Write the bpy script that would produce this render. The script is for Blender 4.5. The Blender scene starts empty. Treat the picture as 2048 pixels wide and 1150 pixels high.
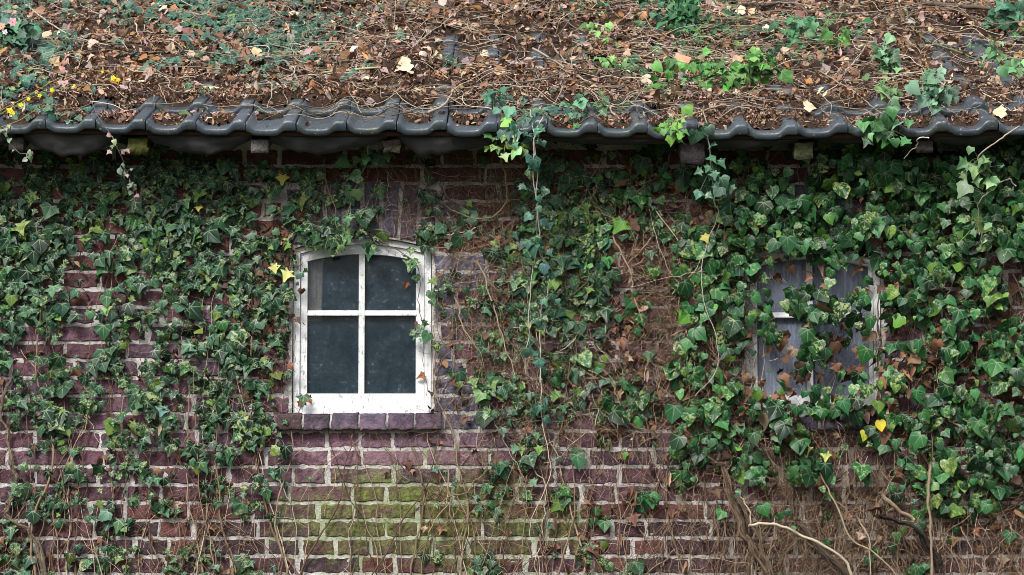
import bpy, math, random
import numpy as np
from mathutils import Vector
R = math.radians
rng = np.random.default_rng(11); random.seed(11)
C = bpy.context.scene.collection
scn = bpy.context.scene
# ------------------------------------------------------------------ camera, world, sun, exposure
CAM = np.array([0.0, -11.4, 1.6]); PITCH = R(5.2); F = 6384.0          # F = focal length in pixels of a 2048 wide frame
cd = bpy.data.cameras.new('camera'); cam = bpy.data.objects.new('camera', cd); C.objects.link(cam)
cam.location = CAM; cam.rotation_euler = (R(90)+PITCH, 0, 0)
cd.lens = 36*F/2048; cd.clip_end = 400; cd.clip_start = .5
cd.dof.use_dof = True; cd.dof.focus_distance = 11.45; cd.dof.aperture_fstop = 9
scn.camera = cam
w = bpy.data.worlds.new('World'); scn.world = w; w.use_nodes = True
wn = w.node_tree; bg = wn.nodes['Background']; sky = wn.nodes.new('ShaderNodeTexSky')
sky.sky_type = 'NISHITA'; sky.sun_disc = False; sky.sun_elevation = R(42); sky.sun_rotation = R(205); sky.dust_density = 3; sky.air_density = 1
hs = wn.nodes.new('ShaderNodeHueSaturation'); hs.inputs['Saturation'].default_value = .42
wn.links.new(sky.outputs[0], hs.inputs['Color']); # overcast: the zenith about three times as bright as the horizon
tc = wn.nodes.new('ShaderNodeTexCoord'); sx = wn.nodes.new('ShaderNodeSeparateXYZ'); mr = wn.nodes.new('ShaderNodeMapRange'); mm_ = wn.nodes.new('ShaderNodeVectorMath'); mm_.operation = 'SCALE'
wn.links.new(tc.outputs['Generated'], sx.inputs[0]); wn.links.new(sx.outputs[2], mr.inputs[0]); mr.inputs[1].default_value = 0; mr.inputs[2].default_value = 1; mr.inputs[3].default_value = .35; mr.inputs[4].default_value = 1.35
wn.links.new(hs.outputs[0], mm_.inputs[0]); wn.links.new(mr.outputs[0], mm_.inputs['Scale']); wn.links.new(mm_.outputs[0], bg.inputs['Color']); bg.inputs['Strength'].default_value = .15
sl = bpy.data.lights.new('sun', 'SUN'); sl.energy = 2.0; sl.angle = R(14); sl.color = (1, .97, .92)
so = bpy.data.objects.new('sun', sl); C.objects.link(so)
el, az = R(42), R(205)       # azimuth clockwise from +Y: 200 deg = from behind the camera, slightly left
sd = Vector((math.sin(az)*math.cos(el), math.cos(az)*math.cos(el), math.sin(el)))
so.rotation_euler = sd.to_track_quat('Z', 'Y').to_euler()
scn.view_settings.view_transform = 'Standard'; scn.view_settings.look = 'None'
scn.view_settings.gamma = 1; scn.view_settings.exposure = 0.68
scn.cycles.filter_width = .85; scn.cycles.max_bounces = 5; scn.cycles.diffuse_bounces = 3; scn.cycles.glossy_bounces = 2; scn.cycles.transparent_max_bounces = 6
# ------------------------------------------------------------------ pixel -> place helpers
fw = np.array([0, math.cos(PITCH), math.sin(PITCH)]); upv = np.array([0, -math.sin(PITCH), math.cos(PITCH)])
def ray(px, py):
    return fw + np.array([1, 0, 0])*((px-1024)/F) + upv*((575-py)/F)
def P(px, py, Y=0.0):
    d = ray(px, py); return CAM + d*((Y-CAM[1])/d[1])
SLOPE = R(19.3); YE = -0.29; EXP = .34; TW = 100.8/F*11.11*1.003
ZE = P(1024, 266, YE)[2]-.008
ru = np.array([0, math.cos(SLOPE), math.sin(SLOPE)]); rn = np.array([0, -math.sin(SLOPE), math.cos(SLOPE)])
X0 = lambda px: P(px, 268, YE)[0]
def sag(x): return -.016*np.exp(-((x-.57)/.85)**2) + .004*np.sin(x*3.1+1)
def roof(x, u, h):
    x = np.asarray(x, float); u = np.asarray(u, float); h = np.asarray(h, float)
    x, u, h = np.broadcast_arrays(x, u, h)
    p = np.stack([x, YE+u*ru[1]+h*rn[1], ZE+u*ru[2]+h*rn[2]+sag(x)], -1)
    return p
def PR(px, py, h=.07):
    d = ray(px, py); o = np.array([0, YE, ZE])+rn*h
    q = CAM + d*(np.dot(o-CAM, rn)/np.dot(d, rn))
    return q[0], float(np.dot(q-o, ru))
# ------------------------------------------------------------------ noise
def _h(ix, iy, s):
    n = (ix*374761393 + iy*668265263 + s*974634777) & 0x7fffffff
    n = ((n ^ (n >> 13))*1274126177) & 0x7fffffff
    return ((n ^ (n >> 16)) & 0xffff)/65535.0
def vnoise(x, y, s=0):
    x = np.asarray(x, float); y = np.asarray(y, float)
    ix = np.floor(x).astype(np.int64); iy = np.floor(y).astype(np.int64); fx = x-ix; fy = y-iy
    fx = fx*fx*(3-2*fx); fy = fy*fy*(3-2*fy)
    a = _h(ix, iy, s); b = _h(ix+1, iy, s); c = _h(ix, iy+1, s); d = _h(ix+1, iy+1, s)
    return (a*(1-fx)+b*fx)*(1-fy)+(c*(1-fx)+d*fx)*fy
def fbm(x, y, s=0, o=3):
    t = 0; a = .5; k = 1.0
    for i in range(o): t = t+a*vnoise(x*k, y*k, s+i*7); a *= .5; k *= 2.03
    return t/(1-.5**o)
# ------------------------------------------------------------------ mesh builder
class MB:
    def __init__(s): s.v = []; s.f = []; s.c = []; s.l = []; s.m = []; s.n = 0
    def add(s, v, faces, col=(1, 1, 1), lp=None, mi=0):
        v = np.asarray(v, float).reshape(-1, 3); n = len(v)
        c = np.broadcast_to(np.asarray(col, float), (n, 3))
        s.v.append(v); s.c.append(c); s.l.append(np.zeros((n, 3)) if lp is None else np.asarray(lp).reshape(-1, 3))
        for fa in faces:
            fa = np.asarray(fa, np.int64)
            if len(fa): s.f.append(fa+s.n); s.m.append(np.full(len(fa), mi))
        s.n += n
    def box(s, x0, x1, y0, y1, z0, z1, col=(1, 1, 1), mi=0):
        v = [(x, y, z) for x in (x0, x1) for y in (y0, y1) for z in (z0, z1)]
        s.add(v, [[(0, 1, 3, 2), (4, 6, 7, 5), (0, 4, 5, 1), (2, 3, 7, 6), (0, 2, 6, 4), (1, 5, 7, 3)]], col, mi=mi)
    def build(s, name, mats, parent=None, smooth=True):
        V = np.concatenate(s.v); me = bpy.data.meshes.new(name)
        if not isinstance(mats, (list, tuple)): mats = [mats]
        nl = [f.shape[1] for f in s.f]; cnt = [len(f) for f in s.f]
        loops = np.concatenate([f.ravel() for f in s.f]); tot = np.repeat(nl, cnt)
        st = np.concatenate([[0], np.cumsum(tot)[:-1]])
        me.vertices.add(len(V)); me.vertices.foreach_set('co', V.ravel())
        me.loops.add(len(loops)); me.loops.foreach_set('vertex_index', loops.astype(np.int32))
        me.polygons.add(len(tot)); me.polygons.foreach_set('loop_start', st.astype(np.int32)); me.polygons.foreach_set('loop_total', tot.astype(np.int32))
        me.polygons.foreach_set('material_index', np.concatenate(s.m).astype(np.int32))
        me.polygons.foreach_set('use_smooth', np.full(len(tot), smooth))
        a = me.attributes.new('Col', 'FLOAT_COLOR', 'POINT'); c = np.concatenate(s.c); a.data.foreach_set('color', np.concatenate([c, np.ones((len(c), 1))], 1).ravel())
        a = me.attributes.new('lp', 'FLOAT_VECTOR', 'POINT'); a.data.foreach_set('vector', np.concatenate(s.l).ravel())
        me.update(); me.validate()
        for m in mats: me.materials.append(m)
        o = bpy.data.objects.new(name, me); C.objects.link(o)
        if parent is not None:
            o.parent = parent
            L = wloc(parent); me.transform(__import__('mathutils').Matrix.Translation((-L[0], -L[1], -L[2])))
        return o
def wloc(o):
    v = Vector(o.location)
    while o.parent: o = o.parent; v += o.location
    return v
def tag(o, label=None, cat=None, group=None, kind=None):
    if label: o['label'] = label
    if cat: o['category'] = cat
    if group: o['group'] = group
    if kind: o['kind'] = kind
    return o
def empty(name, loc, label, cat, group=None):
    o = bpy.data.objects.new(name, None); C.objects.link(o); o.location = [float(q) for q in loc]; o.empty_display_size = .1
    return tag(o, label, cat, group)
def recenter(o, at):
    at = Vector([float(q) for q in at]); o.data.transform(__import__('mathutils').Matrix.Translation(-at)); o.location = at; return o
# ------------------------------------------------------------------ materials
class NT:
    def __init__(s, name):
        s.m = bpy.data.materials.new(name); s.m.use_nodes = True; s.t = s.m.node_tree
        s.b = s.t.nodes['Principled BSDF']; s.out = s.t.nodes['Material Output']
    def n(s, t, **k):
        nd = s.t.nodes.new('ShaderNode'+t)
        for a, b in k.items(): setattr(nd, a, b)
        return nd
    def L(s, a, b): s.t.links.new(a, b)
    def set(s, sock, v):
        if hasattr(v, 'is_linked'): s.L(v, sock)
        else: sock.default_value = v
    def math(s, op, a, b=0.0, c=None):
        nd = s.n('Math', operation=op); s.set(nd.inputs[0], a); s.set(nd.inputs[1], b)
        if c is not None: s.set(nd.inputs[2], c)
        return nd.outputs[0]
    def mix(s, f, a, b, bt='MIX'):
        nd = s.n('Mix', data_type='RGBA', blend_type=bt); s.set(nd.inputs[0], f)
        for i, v in ((6, a), (7, b)): s.set(nd.inputs[i], v if hasattr(v, 'is_linked') else (*v, 1)[:4])
        return nd.outputs[2]
    def noise(s, sc, det=4, rough=.6, vec=None, out=0):
        nd = s.n('TexNoise'); nd.inputs['Scale'].default_value = sc; nd.inputs['Detail'].default_value = det; nd.inputs['Roughness'].default_value = rough
        s.L(vec if vec is not None else s.geo(), nd.inputs['Vector']); return nd.outputs[out]
    def geo(s):
        if not hasattr(s, '_g'): s._g = s.n('NewGeometry').outputs['Position']
        return s._g
    def ramp(s, v, a, b): 
        nd = s.n('MapRange'); s.set(nd.inputs[0], v); nd.inputs[1].default_value = a; nd.inputs[2].default_value = b; return nd.outputs[0]
    def attr(s, nm): return s.n('Attribute', attribute_name=nm)
    def bump(s, h, st=.3, d=.01):
        nd = s.n('Bump'); nd.inputs['Strength'].default_value = st; nd.inputs['Distance'].default_value = d; s.set(nd.inputs['Height'], h); s.L(nd.outputs[0], s.b.inputs['Normal'])
    def base(s, c): s.set(s.b.inputs['Base Color'], c if hasattr(c, 'is_linked') else (*c, 1)[:4])
    def rough(s, v): s.set(s.b.inputs['Roughness'], v)
    def spec(s, v): s.b.inputs['Specular IOR Level'].default_value = v

def moss_mask(t, cx, cz, sx, sz, th=.0):
    sp = t.n('SeparateXYZ'); t.L(t.geo(), sp.inputs[0])
    dx = t.math('DIVIDE', t.math('SUBTRACT', sp.outputs[0], cx), sx); dz = t.math('DIVIDE', t.math('SUBTRACT', sp.outputs[2], cz), sz)
    r2 = t.math('ADD', t.math('MULTIPLY', dx, dx), t.math('MULTIPLY', dz, dz))
    g = t.math('SUBTRACT', 1.0, r2)
    nz = t.math('ADD', t.math('MULTIPLY', t.math('SUBTRACT', t.noise(7, 6, .75), .5), 3.6), t.math('MULTIPLY', t.math('SUBTRACT', t.noise(33, 5, .8), .5), 2.6))
    return t.math('MAXIMUM', t.math('MINIMUM', t.math('ADD', t.math('MULTIPLY', g, .9), t.math('ADD', nz, th)), 1.0), 0.0)

MCX, MCZ = P(850, 1040)[0], P(860, 1030)[2]
PCX, PCZ = P(790, 905)[0], P(790, 905)[2]
def m_brick():
    t = NT('weathered_brick'); col = t.attr('Col').outputs['Color']
    n1 = t.noise(28, 6, .7); n2 = t.noise(120, 4, .7)
    c = t.mix(t.ramp(n1, .35, .7), col, (0, 0, 0), 'MIX'); t2 = t.n('HueSaturation'); t.L(col, t2.inputs['Color']); t.set(t2.inputs['Value'], t.math('ADD', .55, t.math('MULTIPLY', n1, .95)))
    c = t2.outputs[0]
    # pale bloom of salts
    bl = t.math('MULTIPLY', t.ramp(t.noise(20, 6, .8), .5, .70), .34); c = t.mix(bl, c, (.30, .22, .27))
    ll = t.math('MULTIPLY', t.ramp(t.noise(75, 5, .8), .60, .72), .55); c = t.mix(ll, c, (.36, .33, .32))
    pm = moss_mask(t, PCX, PCZ, .50, .13, -.15); c = t.mix(t.math('MULTIPLY', pm, .55), c, (.34, .20, .27))
    dk = t.math('MULTIPLY', t.ramp(t.noise(38, 6, .8), .50, .66), .75); c = t.mix(dk, c, (.025, .018, .018))
    mm = moss_mask(t, MCX, MCZ, .66, .24, -.16); c = t.mix(t.math('MULTIPLY', mm, t.math('ADD', .30, t.math('MULTIPLY', n1, .75))), c, t.mix(t.ramp(t.noise(60, 5, .75), .35, .65), (.045, .07, .012), (.24, .34, .045)))
    t.base(c); t.rough(t.math('ADD', .62, t.math('MULTIPLY', n2, .25))); t.spec(.35)
    t.bump(t.math('ADD', n1, t.math('MULTIPLY', n2, .9)), .8, .008); return t.m
def m_mortar():
    t = NT('lime_mortar'); n1 = t.noise(22, 6, .7); n2 = t.noise(160, 3, .7)
    c = t.mix(t.ramp(n1, .3, .7), (.42, .40, .38), (.70, .68, .66))
    c = t.mix(t.math('MULTIPLY', t.ramp(t.noise(14, 6, .75), .5, .68), .7), c, (.13, .12, .10))
    mm = moss_mask(t, MCX+.02, MCZ-.03, .62, .24, .2); c = t.mix(t.math('MULTIPLY', mm, .6), c, (.24, .32, .11))
    t.base(c); t.rough(.9); t.bump(t.math('ADD', n1, n2), .8, .008); return t.m
def m_tile():
    t = NT('dark_glazed_tile'); col = t.attr('Col').outputs['Color']; n1 = t.noise(14, 5, .65); n2 = t.noise(90, 4, .7)
    c = t.mix(t.ramp(n1, .4, .7), col, t.mix(.5, col, (.09, .10, .10)))
    c = t.mix(t.math('MULTIPLY', t.ramp(t.noise(17, 6, .75), .52, .66), .7), c, (.05, .062, .026))      # algae
    c = t.mix(t.math('MULTIPLY', t.ramp(t.noise(48, 6, .8), .54, .66), .45), c, (.020, .020, .018))
    c = t.mix(t.math('MULTIPLY', t.ramp(n2, .57, .68), .6), c, (.17, .18, .17)); c = t.mix(t.math('MULTIPLY', t.math('GREATER_THAN', t.noise(55, 2, .5), .70), .7), c, (.30, .32, .28))
    t.base(c); t.rough(t.math('ADD', .12, t.math('MULTIPLY', t.noise(24, 6, .8), .62))); t.spec(.55); t.bump(t.math('ADD', t.math('MULTIPLY', n2, .6), n1), .4, .004); return t.m
def m_col(name, rough=.7, spec=.3, var=.5, sc=40, bump=.3, bd=.004):
    t = NT(name); col = t.attr('Col').outputs['Color']; n = t.noise(sc, 5, .7)
    h = t.n('HueSaturation'); t.L(col, h.inputs['Color']); t.set(h.inputs['Value'], t.math('ADD', 1-var*.55, t.math('MULTIPLY', n, var*1.1)))
    t.base(h.outputs[0]); t.rough(rough); t.spec(spec)
    if bump: t.bump(n, bump, bd)
    return t.m
def m_leaf(name, rough, veins=.6, varieg=1.0):
    t = NT(name); col = t.attr('Col').outputs['Color']; lp = t.attr('lp'); sp = t.n('SeparateXYZ'); t.L(lp.outputs['Vector'], sp.inputs[0])
    u, v, r = sp.outputs
    ang = t.math('ARCTAN2', u, v); rad = t.math('SQRT', t.math('ADD', t.math('MULTIPLY', u, u), t.math('MULTIPLY', v, v)))
    d = t.math('ABSOLUTE', t.math('WRAP', ang, .42, -.42)) ; d = t.math('MULTIPLY', d, rad)
    wdt = t.math('SUBTRACT', .026, t.math('MULTIPLY', rad, .022))
    vm = t.math('MULTIPLY', t.math('MULTIPLY', t.math('LESS_THAN', d, wdt), t.math('SUBTRACT', 1.15, rad)), veins*1.15)
    # variegation
    cb = t.n('CombineXYZ'); t.L(u, cb.inputs[0]); t.L(v, cb.inputs[1]); t.L(t.math('MULTIPLY', r, 57.0), cb.inputs[2])
    nz = t.noise(4.2, 4, .75, cb.outputs[0]); th = t.math('SUBTRACT', .77, t.math('MULTIPLY', r, .25))
    vg = t.math('MULTIPLY', t.math('MULTIPLY', t.math('GREATER_THAN', nz, th), .75), varieg)
    c = t.mix(vg, col, (.33, .38, .13)); 
    nb = t.noise(30, 3, .6); h = t.n('HueSaturation'); t.L(c, h.inputs['Color']); t.set(h.inputs['Value'], t.math('ADD', .7, t.math('MULTIPLY', nb, .6)))
    c = t.mix(vm, h.outputs[0], (.27, .36, .24))
    t.base(c); t.rough(t.math('ADD', rough-.08, t.math('MULTIPLY', nb, .25))); t.spec(.30)
    return t.m
def m_paint():
    t = NT('flaking_white_paint'); n = t.noise(35, 6, .75); n2 = t.noise(9, 5, .7)
    c = t.mix(t.math('MULTIPLY', t.ramp(n2, .4, .72), .8), (.76, .78, .80), (.50, .51, .50)); c = t.mix(t.math('MULTIPLY', t.ramp(t.noise(70, 5, .8), .55, .75), .35), c, (.30, .30, .27))
    mp = t.n('Mapping'); mp.inputs['Scale'].default_value = (3, 3, 1.1); t.L(t.geo(), mp.inputs[0])
    pk = t.math('GREATER_THAN', t.noise(26, 6, .8, mp.outputs[0]), .60)
    c = t.mix(t.math('MULTIPLY', pk, .8), c, t.attr('Col').outputs['Color'])
    t.base(c); t.rough(.45); t.bump(t.math('ADD', n, t.math('MULTIPLY', pk, -.8)), .6, .004); return t.m
def m_glass(name, body, dust, amt, rough=.08, streak=False):
    t = NT(name); vec = t.geo()
    if streak:
        mp = t.n('Mapping'); mp.inputs['Scale'].default_value = (4, 1, .35); t.L(t.geo(), mp.inputs[0]); vec = mp.outputs[0]
    n1 = t.noise(13, 8, .78, vec); n2 = t.noise(75, 5, .8)
    d = t.math('MULTIPLY', t.ramp(n1, .35, .75), amt); c = t.mix(d, body, dust)
    c = t.mix(t.math('MULTIPLY', t.ramp(n2, .57, .70), t.ramp(n1, .42, .62)), c, (.42, .46, .49))
    t.base(c); t.rough(t.math('ADD', rough, t.math('MULTIPLY', n1, .25))); t.spec(.5)
    tr = t.n('BsdfTransparent'); mx = t.n('MixShader'); t.set(mx.inputs[0], t.math('ADD', .34, t.math('MULTIPLY', d, .5)))
    t.L(tr.outputs[0], mx.inputs[1]); t.L(t.b.outputs[0], mx.inputs[2]); t.L(mx.outputs[0], t.out.inputs['Surface']); return t.m
M = dict(wleaf=m_leaf('ivy_leaf_left', .42, .5, 1.0), brick=m_brick(), mortar=m_mortar(), tile=m_tile(), paint=m_paint(),
    leaf=m_leaf('ivy_leaf', .40, .34, .9), rleaf=m_leaf('roof_ivy_leaf', .42, .35, .5), fleaf=m_leaf('fresh_leaf', .45, .25, .3),
    dead=m_col('dry_leaf', .75, .25, .7, 60, .3), stem=m_col('bare_stem', .8, .2, .6, 70, .4), bark=m_col('rough_bark', .9, .2, 1.0, 55, .9, .012),
    litter=m_col('humus', .95, .1, 1.2, 50, .9, .015), wood=m_col('weathered_wood', .8, .25, 1.0, 45, .7, .008),
    felt=m_col('roofing_felt', .75, .25, .6, 25, .4, .006), petal=m_col('petal', .5, .3, .2, 30, 0),
    glass=m_glass('dusty_glass', (.012, .030, .045), (.050, .080, .105), .6), glass2=m_glass('grimy_glass', (.10, .125, .18), (.36, .42, .55), .9, .2, True),
    cloth=m_col('pale_cloth', .9, .2, .4, 12, .3), ground=m_col('soil_and_grass', .95, .1, 1.2, 3, .5, .03))
# ------------------------------------------------------------------ palette helper
def pal(cols, wts, n, var=.15, r=None):
    r = r or rng; k = r.choice(len(cols), n, p=np.array(wts)/sum(wts)); c = np.array(cols)[k]
    return np.clip(c*(1+r.normal(0, var, (n, 1)))*(1+r.normal(0, var*.3, (n, 3))), .004, .9)
# ------------------------------------------------------------------ leaves
def leaf_tpl(kind, r):
    if kind == 'star': half = [(.16, -.10), (.30, -.14), (.25, .06), (.55, .16), (.30, .33), (.17, .52), (.10, .72), (0, .86)]
    elif kind == 'broad': half = [(.17, -.13), (.36, -.10), (.45, .06), (.56, .27), (.42, .40), (.32, .55), (.16, .73), (0, .88)]
    elif kind == 'heart': half = [(.15, -.12), (.34, -.10), (.46, .08), (.46, .28), (.36, .48), (.24, .64), (.10, .80), (0, .9)]
    else: half = [(.05, .02), (.14, .15), (.20, .32), (.20, .5), (.15, .68), (.08, .84), (0, 1.0)]
    h = np.array(half)*(1+r.normal(0, .05, (len(half), 2))); h[-1, 0] = 0
    g = np.array(half)*(1+r.normal(0, .05, (len(half), 2)))
    out = np.array([(-x, y) for x, y in g[:-1]] + [tuple(h[-1])] + [tuple(q) for q in h[:-1][::-1]])
    n = len(out); V = [(0, 0)]+[tuple(q*.55) for q in out]+[tuple(q) for q in out]; V = np.array(V)
    f, dr, tw = r.uniform(.05, .3), r.uniform(.1, .45), r.normal(0, .18)
    if kind == 'blade': f, dr = r.uniform(-.2, .5), r.uniform(-.6, .8)
    rr = np.hypot(V[:, 0], V[:, 1])
    z = f*np.abs(V[:, 0]) - dr*rr**2 + tw*V[:, 0]*V[:, 1]*2 + r.normal(0, .018, len(V)); z[0] = 0
    tri = [(0, 1+i, 2+i) for i in range(n-1)]; quad = [(1+i, 1+n+i, 2+n+i, 2+i) for i in range(n-1)]
    return np.column_stack([V, z]), np.array(tri), np.array(quad)
tr = np.random.default_rng(5)
TPL = {k: [leaf_tpl(k, tr) for _ in range(6)] for k in ('star', 'broad', 'heart', 'blade')}
def unit(a): return a/np.maximum(np.linalg.norm(a, axis=-1, keepdims=True), 1e-9)
def leaves(mb, kinds, pos, nrm, tip, size, col, r=None, curl=1.0):
    """kinds: list of template kinds chosen at random"""
    r = r or rng; N = len(pos)
    if N == 0: return
    nrm = unit(np.asarray(nrm, float)); tip = np.asarray(tip, float); tip = unit(tip-nrm*np.sum(tip*nrm, 1, keepdims=True)); sd = np.cross(tip, nrm)
    allT = [t for k in kinds for t in TPL[k]]; ch = r.integers(0, len(allT), N); rnd = r.random(N)
    for k, (T, tri, quad) in enumerate(allT):
        m = np.where(ch == k)[0]
        if not len(m): continue
        T2 = T.copy(); T2[:, 2] *= curl
        s = size[m][:, None, None]
        v = pos[m][:, None, :] + s*(T2[None, :, 0:1]*sd[m][:, None, :] + T2[None, :, 1:2]*tip[m][:, None, :] + T2[None, :, 2:3]*nrm[m][:, None, :])
        nv = len(T); off = (np.arange(len(m))*nv)[:, None, None]
        lp = np.empty((len(m), nv, 3)); lp[:, :, 0] = T[:, 0]; lp[:, :, 1] = T[:, 1]; lp[:, :, 2] = rnd[m][:, None]
        c = np.repeat(col[m][:, None, :], nv, 1).reshape(-1, 3)
        mb.add(v.reshape(-1, 3), [(tri[None]+off).reshape(-1, 3), (quad[None]+off).reshape(-1, 4)], c, lp)
# ------------------------------------------------------------------ tubes
def smooth(pts, k=6):
    p = np.asarray(pts, float)
    if len(p) < 3: return np.array([p[0]*(1-a)+p[-1]*a for a in np.linspace(0, 1, k)])
    q = np.vstack([2*p[0]-p[1], p, 2*p[-1]-p[-2]]); o = []
    for i in range(1, len(q)-2):
        for t in np.linspace(0, 1, k, endpoint=False):
            a, b, c, d = q[i-1], q[i], q[i+1], q[i+2]
            o.append(.5*((2*b)+(c-a)*t+(2*a-5*b+4*c-d)*t*t+(3*b-a-3*c+d)*t**3))
    o.append(p[-1]); return np.array(o)
def tube(mb, pts, r0, r1=None, sides=5, col=(.2, .15, .1), knob=0.0, cap=True):
    p = np.asarray(pts, float); n = len(p); r1 = r0 if r1 is None else r1
    rad = np.linspace(r0, r1, n)
    if knob: rad = rad*(1+knob*rng.normal(0, 1, n).clip(-1.5, 1.5))
    t = unit(np.gradient(p, axis=0)); ref = np.array([.13, .31, .94]); a = unit(np.cross(t, ref)); b = np.cross(t, a)
    th = np.arange(sides)*2*math.pi/sides
    v = p[:, None, :]+rad[:, None, None]*(np.cos(th)[None, :, None]*a[:, None, :]+np.sin(th)[None, :, None]*b[:, None, :])
    if knob: v = v+rng.normal(0, knob*.35, v.shape)*rad[:, None, None]
    i = np.arange(n-1)[:, None]*sides; j = np.arange(sides)[None, :]; j2 = (j+1) % sides
    q = np.stack([i+j, i+j2, i+sides+j2, i+sides+j], -1).reshape(-1, 4)
    fs = [q]
    if cap and sides == 4: fs.append(np.array([[0, 1, 2, 3]])); 
    elif cap: fs.append(np.array([list(range(sides))])); fs.append(np.array([[(n-1)*sides+k for k in range(sides)][::-1]]))
    mb.add(v.reshape(-1, 3), fs, col)
def jitter(pts, amt, k=6):
    q = smooth(pts, k); q[1:-1] += np.cumsum(rng.normal(0, amt, (len(q)-2, 3)), 0)*.5 - np.linspace(0, 1, len(q)-2)[:, None]*0; return q
# ================================================================== GROUND
g = MB(); xs = np.linspace(-60, 60, 61); ys = np.linspace(-60, 60, 61); X, Y = np.meshgrid(xs, ys); Z = -.02+0*X
idx = np.arange(61*61).reshape(61, 61); q = np.stack([idx[:-1, :-1], idx[:-1, 1:], idx[1:, 1:], idx[1:, :-1]], -1).reshape(-1, 4)
g.add(np.stack([X, Y, Z], -1), [q], (.05, .055, .03)); tag(g.build('ground', M['ground']), kind='structure')
# ================================================================== BARN
XL, XR, DEPTH = -4.2, 4.2, 5.2; ZT = 3.06+.12
barn = empty('brick_barn', (0, 0, 0), 'old brick barn with dark pantile roof, overgrown with ivy and covered in fallen leaves', 'barn')
def pz(py): return P(1024, py, 0)[2]
def px_(p, py=700): return P(p, py, 0)[0]
class Win: pass
def mkwin(x0, x1, ybot, yspring, ycrown, sx0, sx1):
    o = Win(); o.x0 = px_(x0); o.x1 = px_(x1); o.zb = pz(ybot); o.zs = pz(yspring); o.zc = pz(ycrown); o.sx0 = px_(sx0); o.sx1 = px_(sx1)
    o.cx = (o.x0+o.x1)/2; o.hw = (o.x1-o.x0)/2; return o
W1 = mkwin(584, 863, 830, 497, 474, 552, 886); W2 = mkwin(1490, 1764, 802, 507, 484, 1458, 1812)
W2.zb = pz(829)
def arch(o, x, d=0.0): return o.zs+(o.zc-o.zs)*(1-((x-o.cx)/o.hw)**2)-d
zA = pz(897.9); zB = pz(1148.4); PITCHZ = (zA-zB)/7; zsill_t = zA+2*PITCHZ
courses_base = zA-math.floor(zA/PITCHZ)*PITCHZ
wall = MB()
# mortar body: strips with arched openings, 9 mm behind the brick faces
def zcol(x):
    for o in (W1, W2):
        if o.x0 <= x <= o.x1: return o
    return None
xs = sorted(set([XL, XR]+[v for o in (W1, W2) for v in np.linspace(o.x0, o.x1, 13)]+list(np.linspace(XL, W1.x0, 12))+list(np.linspace(W1.x1, W2.x0, 5))+list(np.linspace(W2.x1, XR, 8))))
YM = .0045
def quad(mb, a, b, c, d, col=(1, 1, 1), mi=0): mb.add([a, b, c, d], [[(0, 1, 2, 3)]], col, mi=mi)
for a, b in zip(xs[:-1], xs[1:]):
    if b-a < 1e-6: continue
    o = zcol((a+b)/2)
    if o is None: quad(wall, (a, YM, 0), (b, YM, 0), (b, YM, ZT), (a, YM, ZT), mi=1)
    else:
        zb = o.zb
        quad(wall, (a, YM, 0), (b, YM, 0), (b, YM, zb), (a, YM, zb), mi=1)
        za, zb2 = arch(o, a), arch(o, b)
        quad(wall, (a, YM, za), (b, YM, zb2), (b, YM, ZT), (a, YM, ZT), mi=1)
        quad(wall, (a, YM, za), (a, .2, za), (b, .2, zb2), (b, YM, zb2), mi=1)
        quad(wall, (a, YM, zb), (b, YM, zb), (b, .2, zb), (a, .2, zb), mi=1)
for o in (W1, W2):
    for x in (o.x0, o.x1): quad(wall, (x, YM, o.zb), (x, .2, o.zb), (x, .2, arch(o, x)), (x, YM, arch(o, x)), mi=1)
# inner leaf, ends and back of the building
for (a, b) in ((XL, W1.x0), (W1.x1, W2.x0), (W2.x1, XR)): quad(wall, (a, .2, 0), (a, .2, ZT), (b, .2, ZT), (b, .2, 0), mi=1)
for o in (W1, W2):
    quad(wall, (o.x0, .2, 0), (o.x0, .2, o.zb), (o.x1, .2, o.zb), (o.x1, .2, 0), mi=1)
    quad(wall, (o.x0, .2, o.zc), (o.x0, .2, ZT), (o.x1, .2, ZT), (o.x1, .2, o.zc), mi=1)
RID = 15*EXP; yr = YE+RID*ru[1]; zr = ZE+RID*ru[2]-.06; yb = 2*yr
for x in (XL, XR):
    wall.add([(x, YM, 0), (x, YM, ZT), (x, yr, zr-.02), (x, yb, ZT), (x, yb, 0)], [[(0, 1, 2, 3, 4)]], (.3, .2, .2), mi=0)
quad(wall, (XL, yb, 0), (XR, yb, 0), (XR, yb, ZT), (XL, yb, ZT), mi=0)
quad(wall, (XL, YM, .004), (XR, YM, .004), (XR, yb, .004), (XL, yb, .004), (.05, .05, .05), mi=1)
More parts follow.
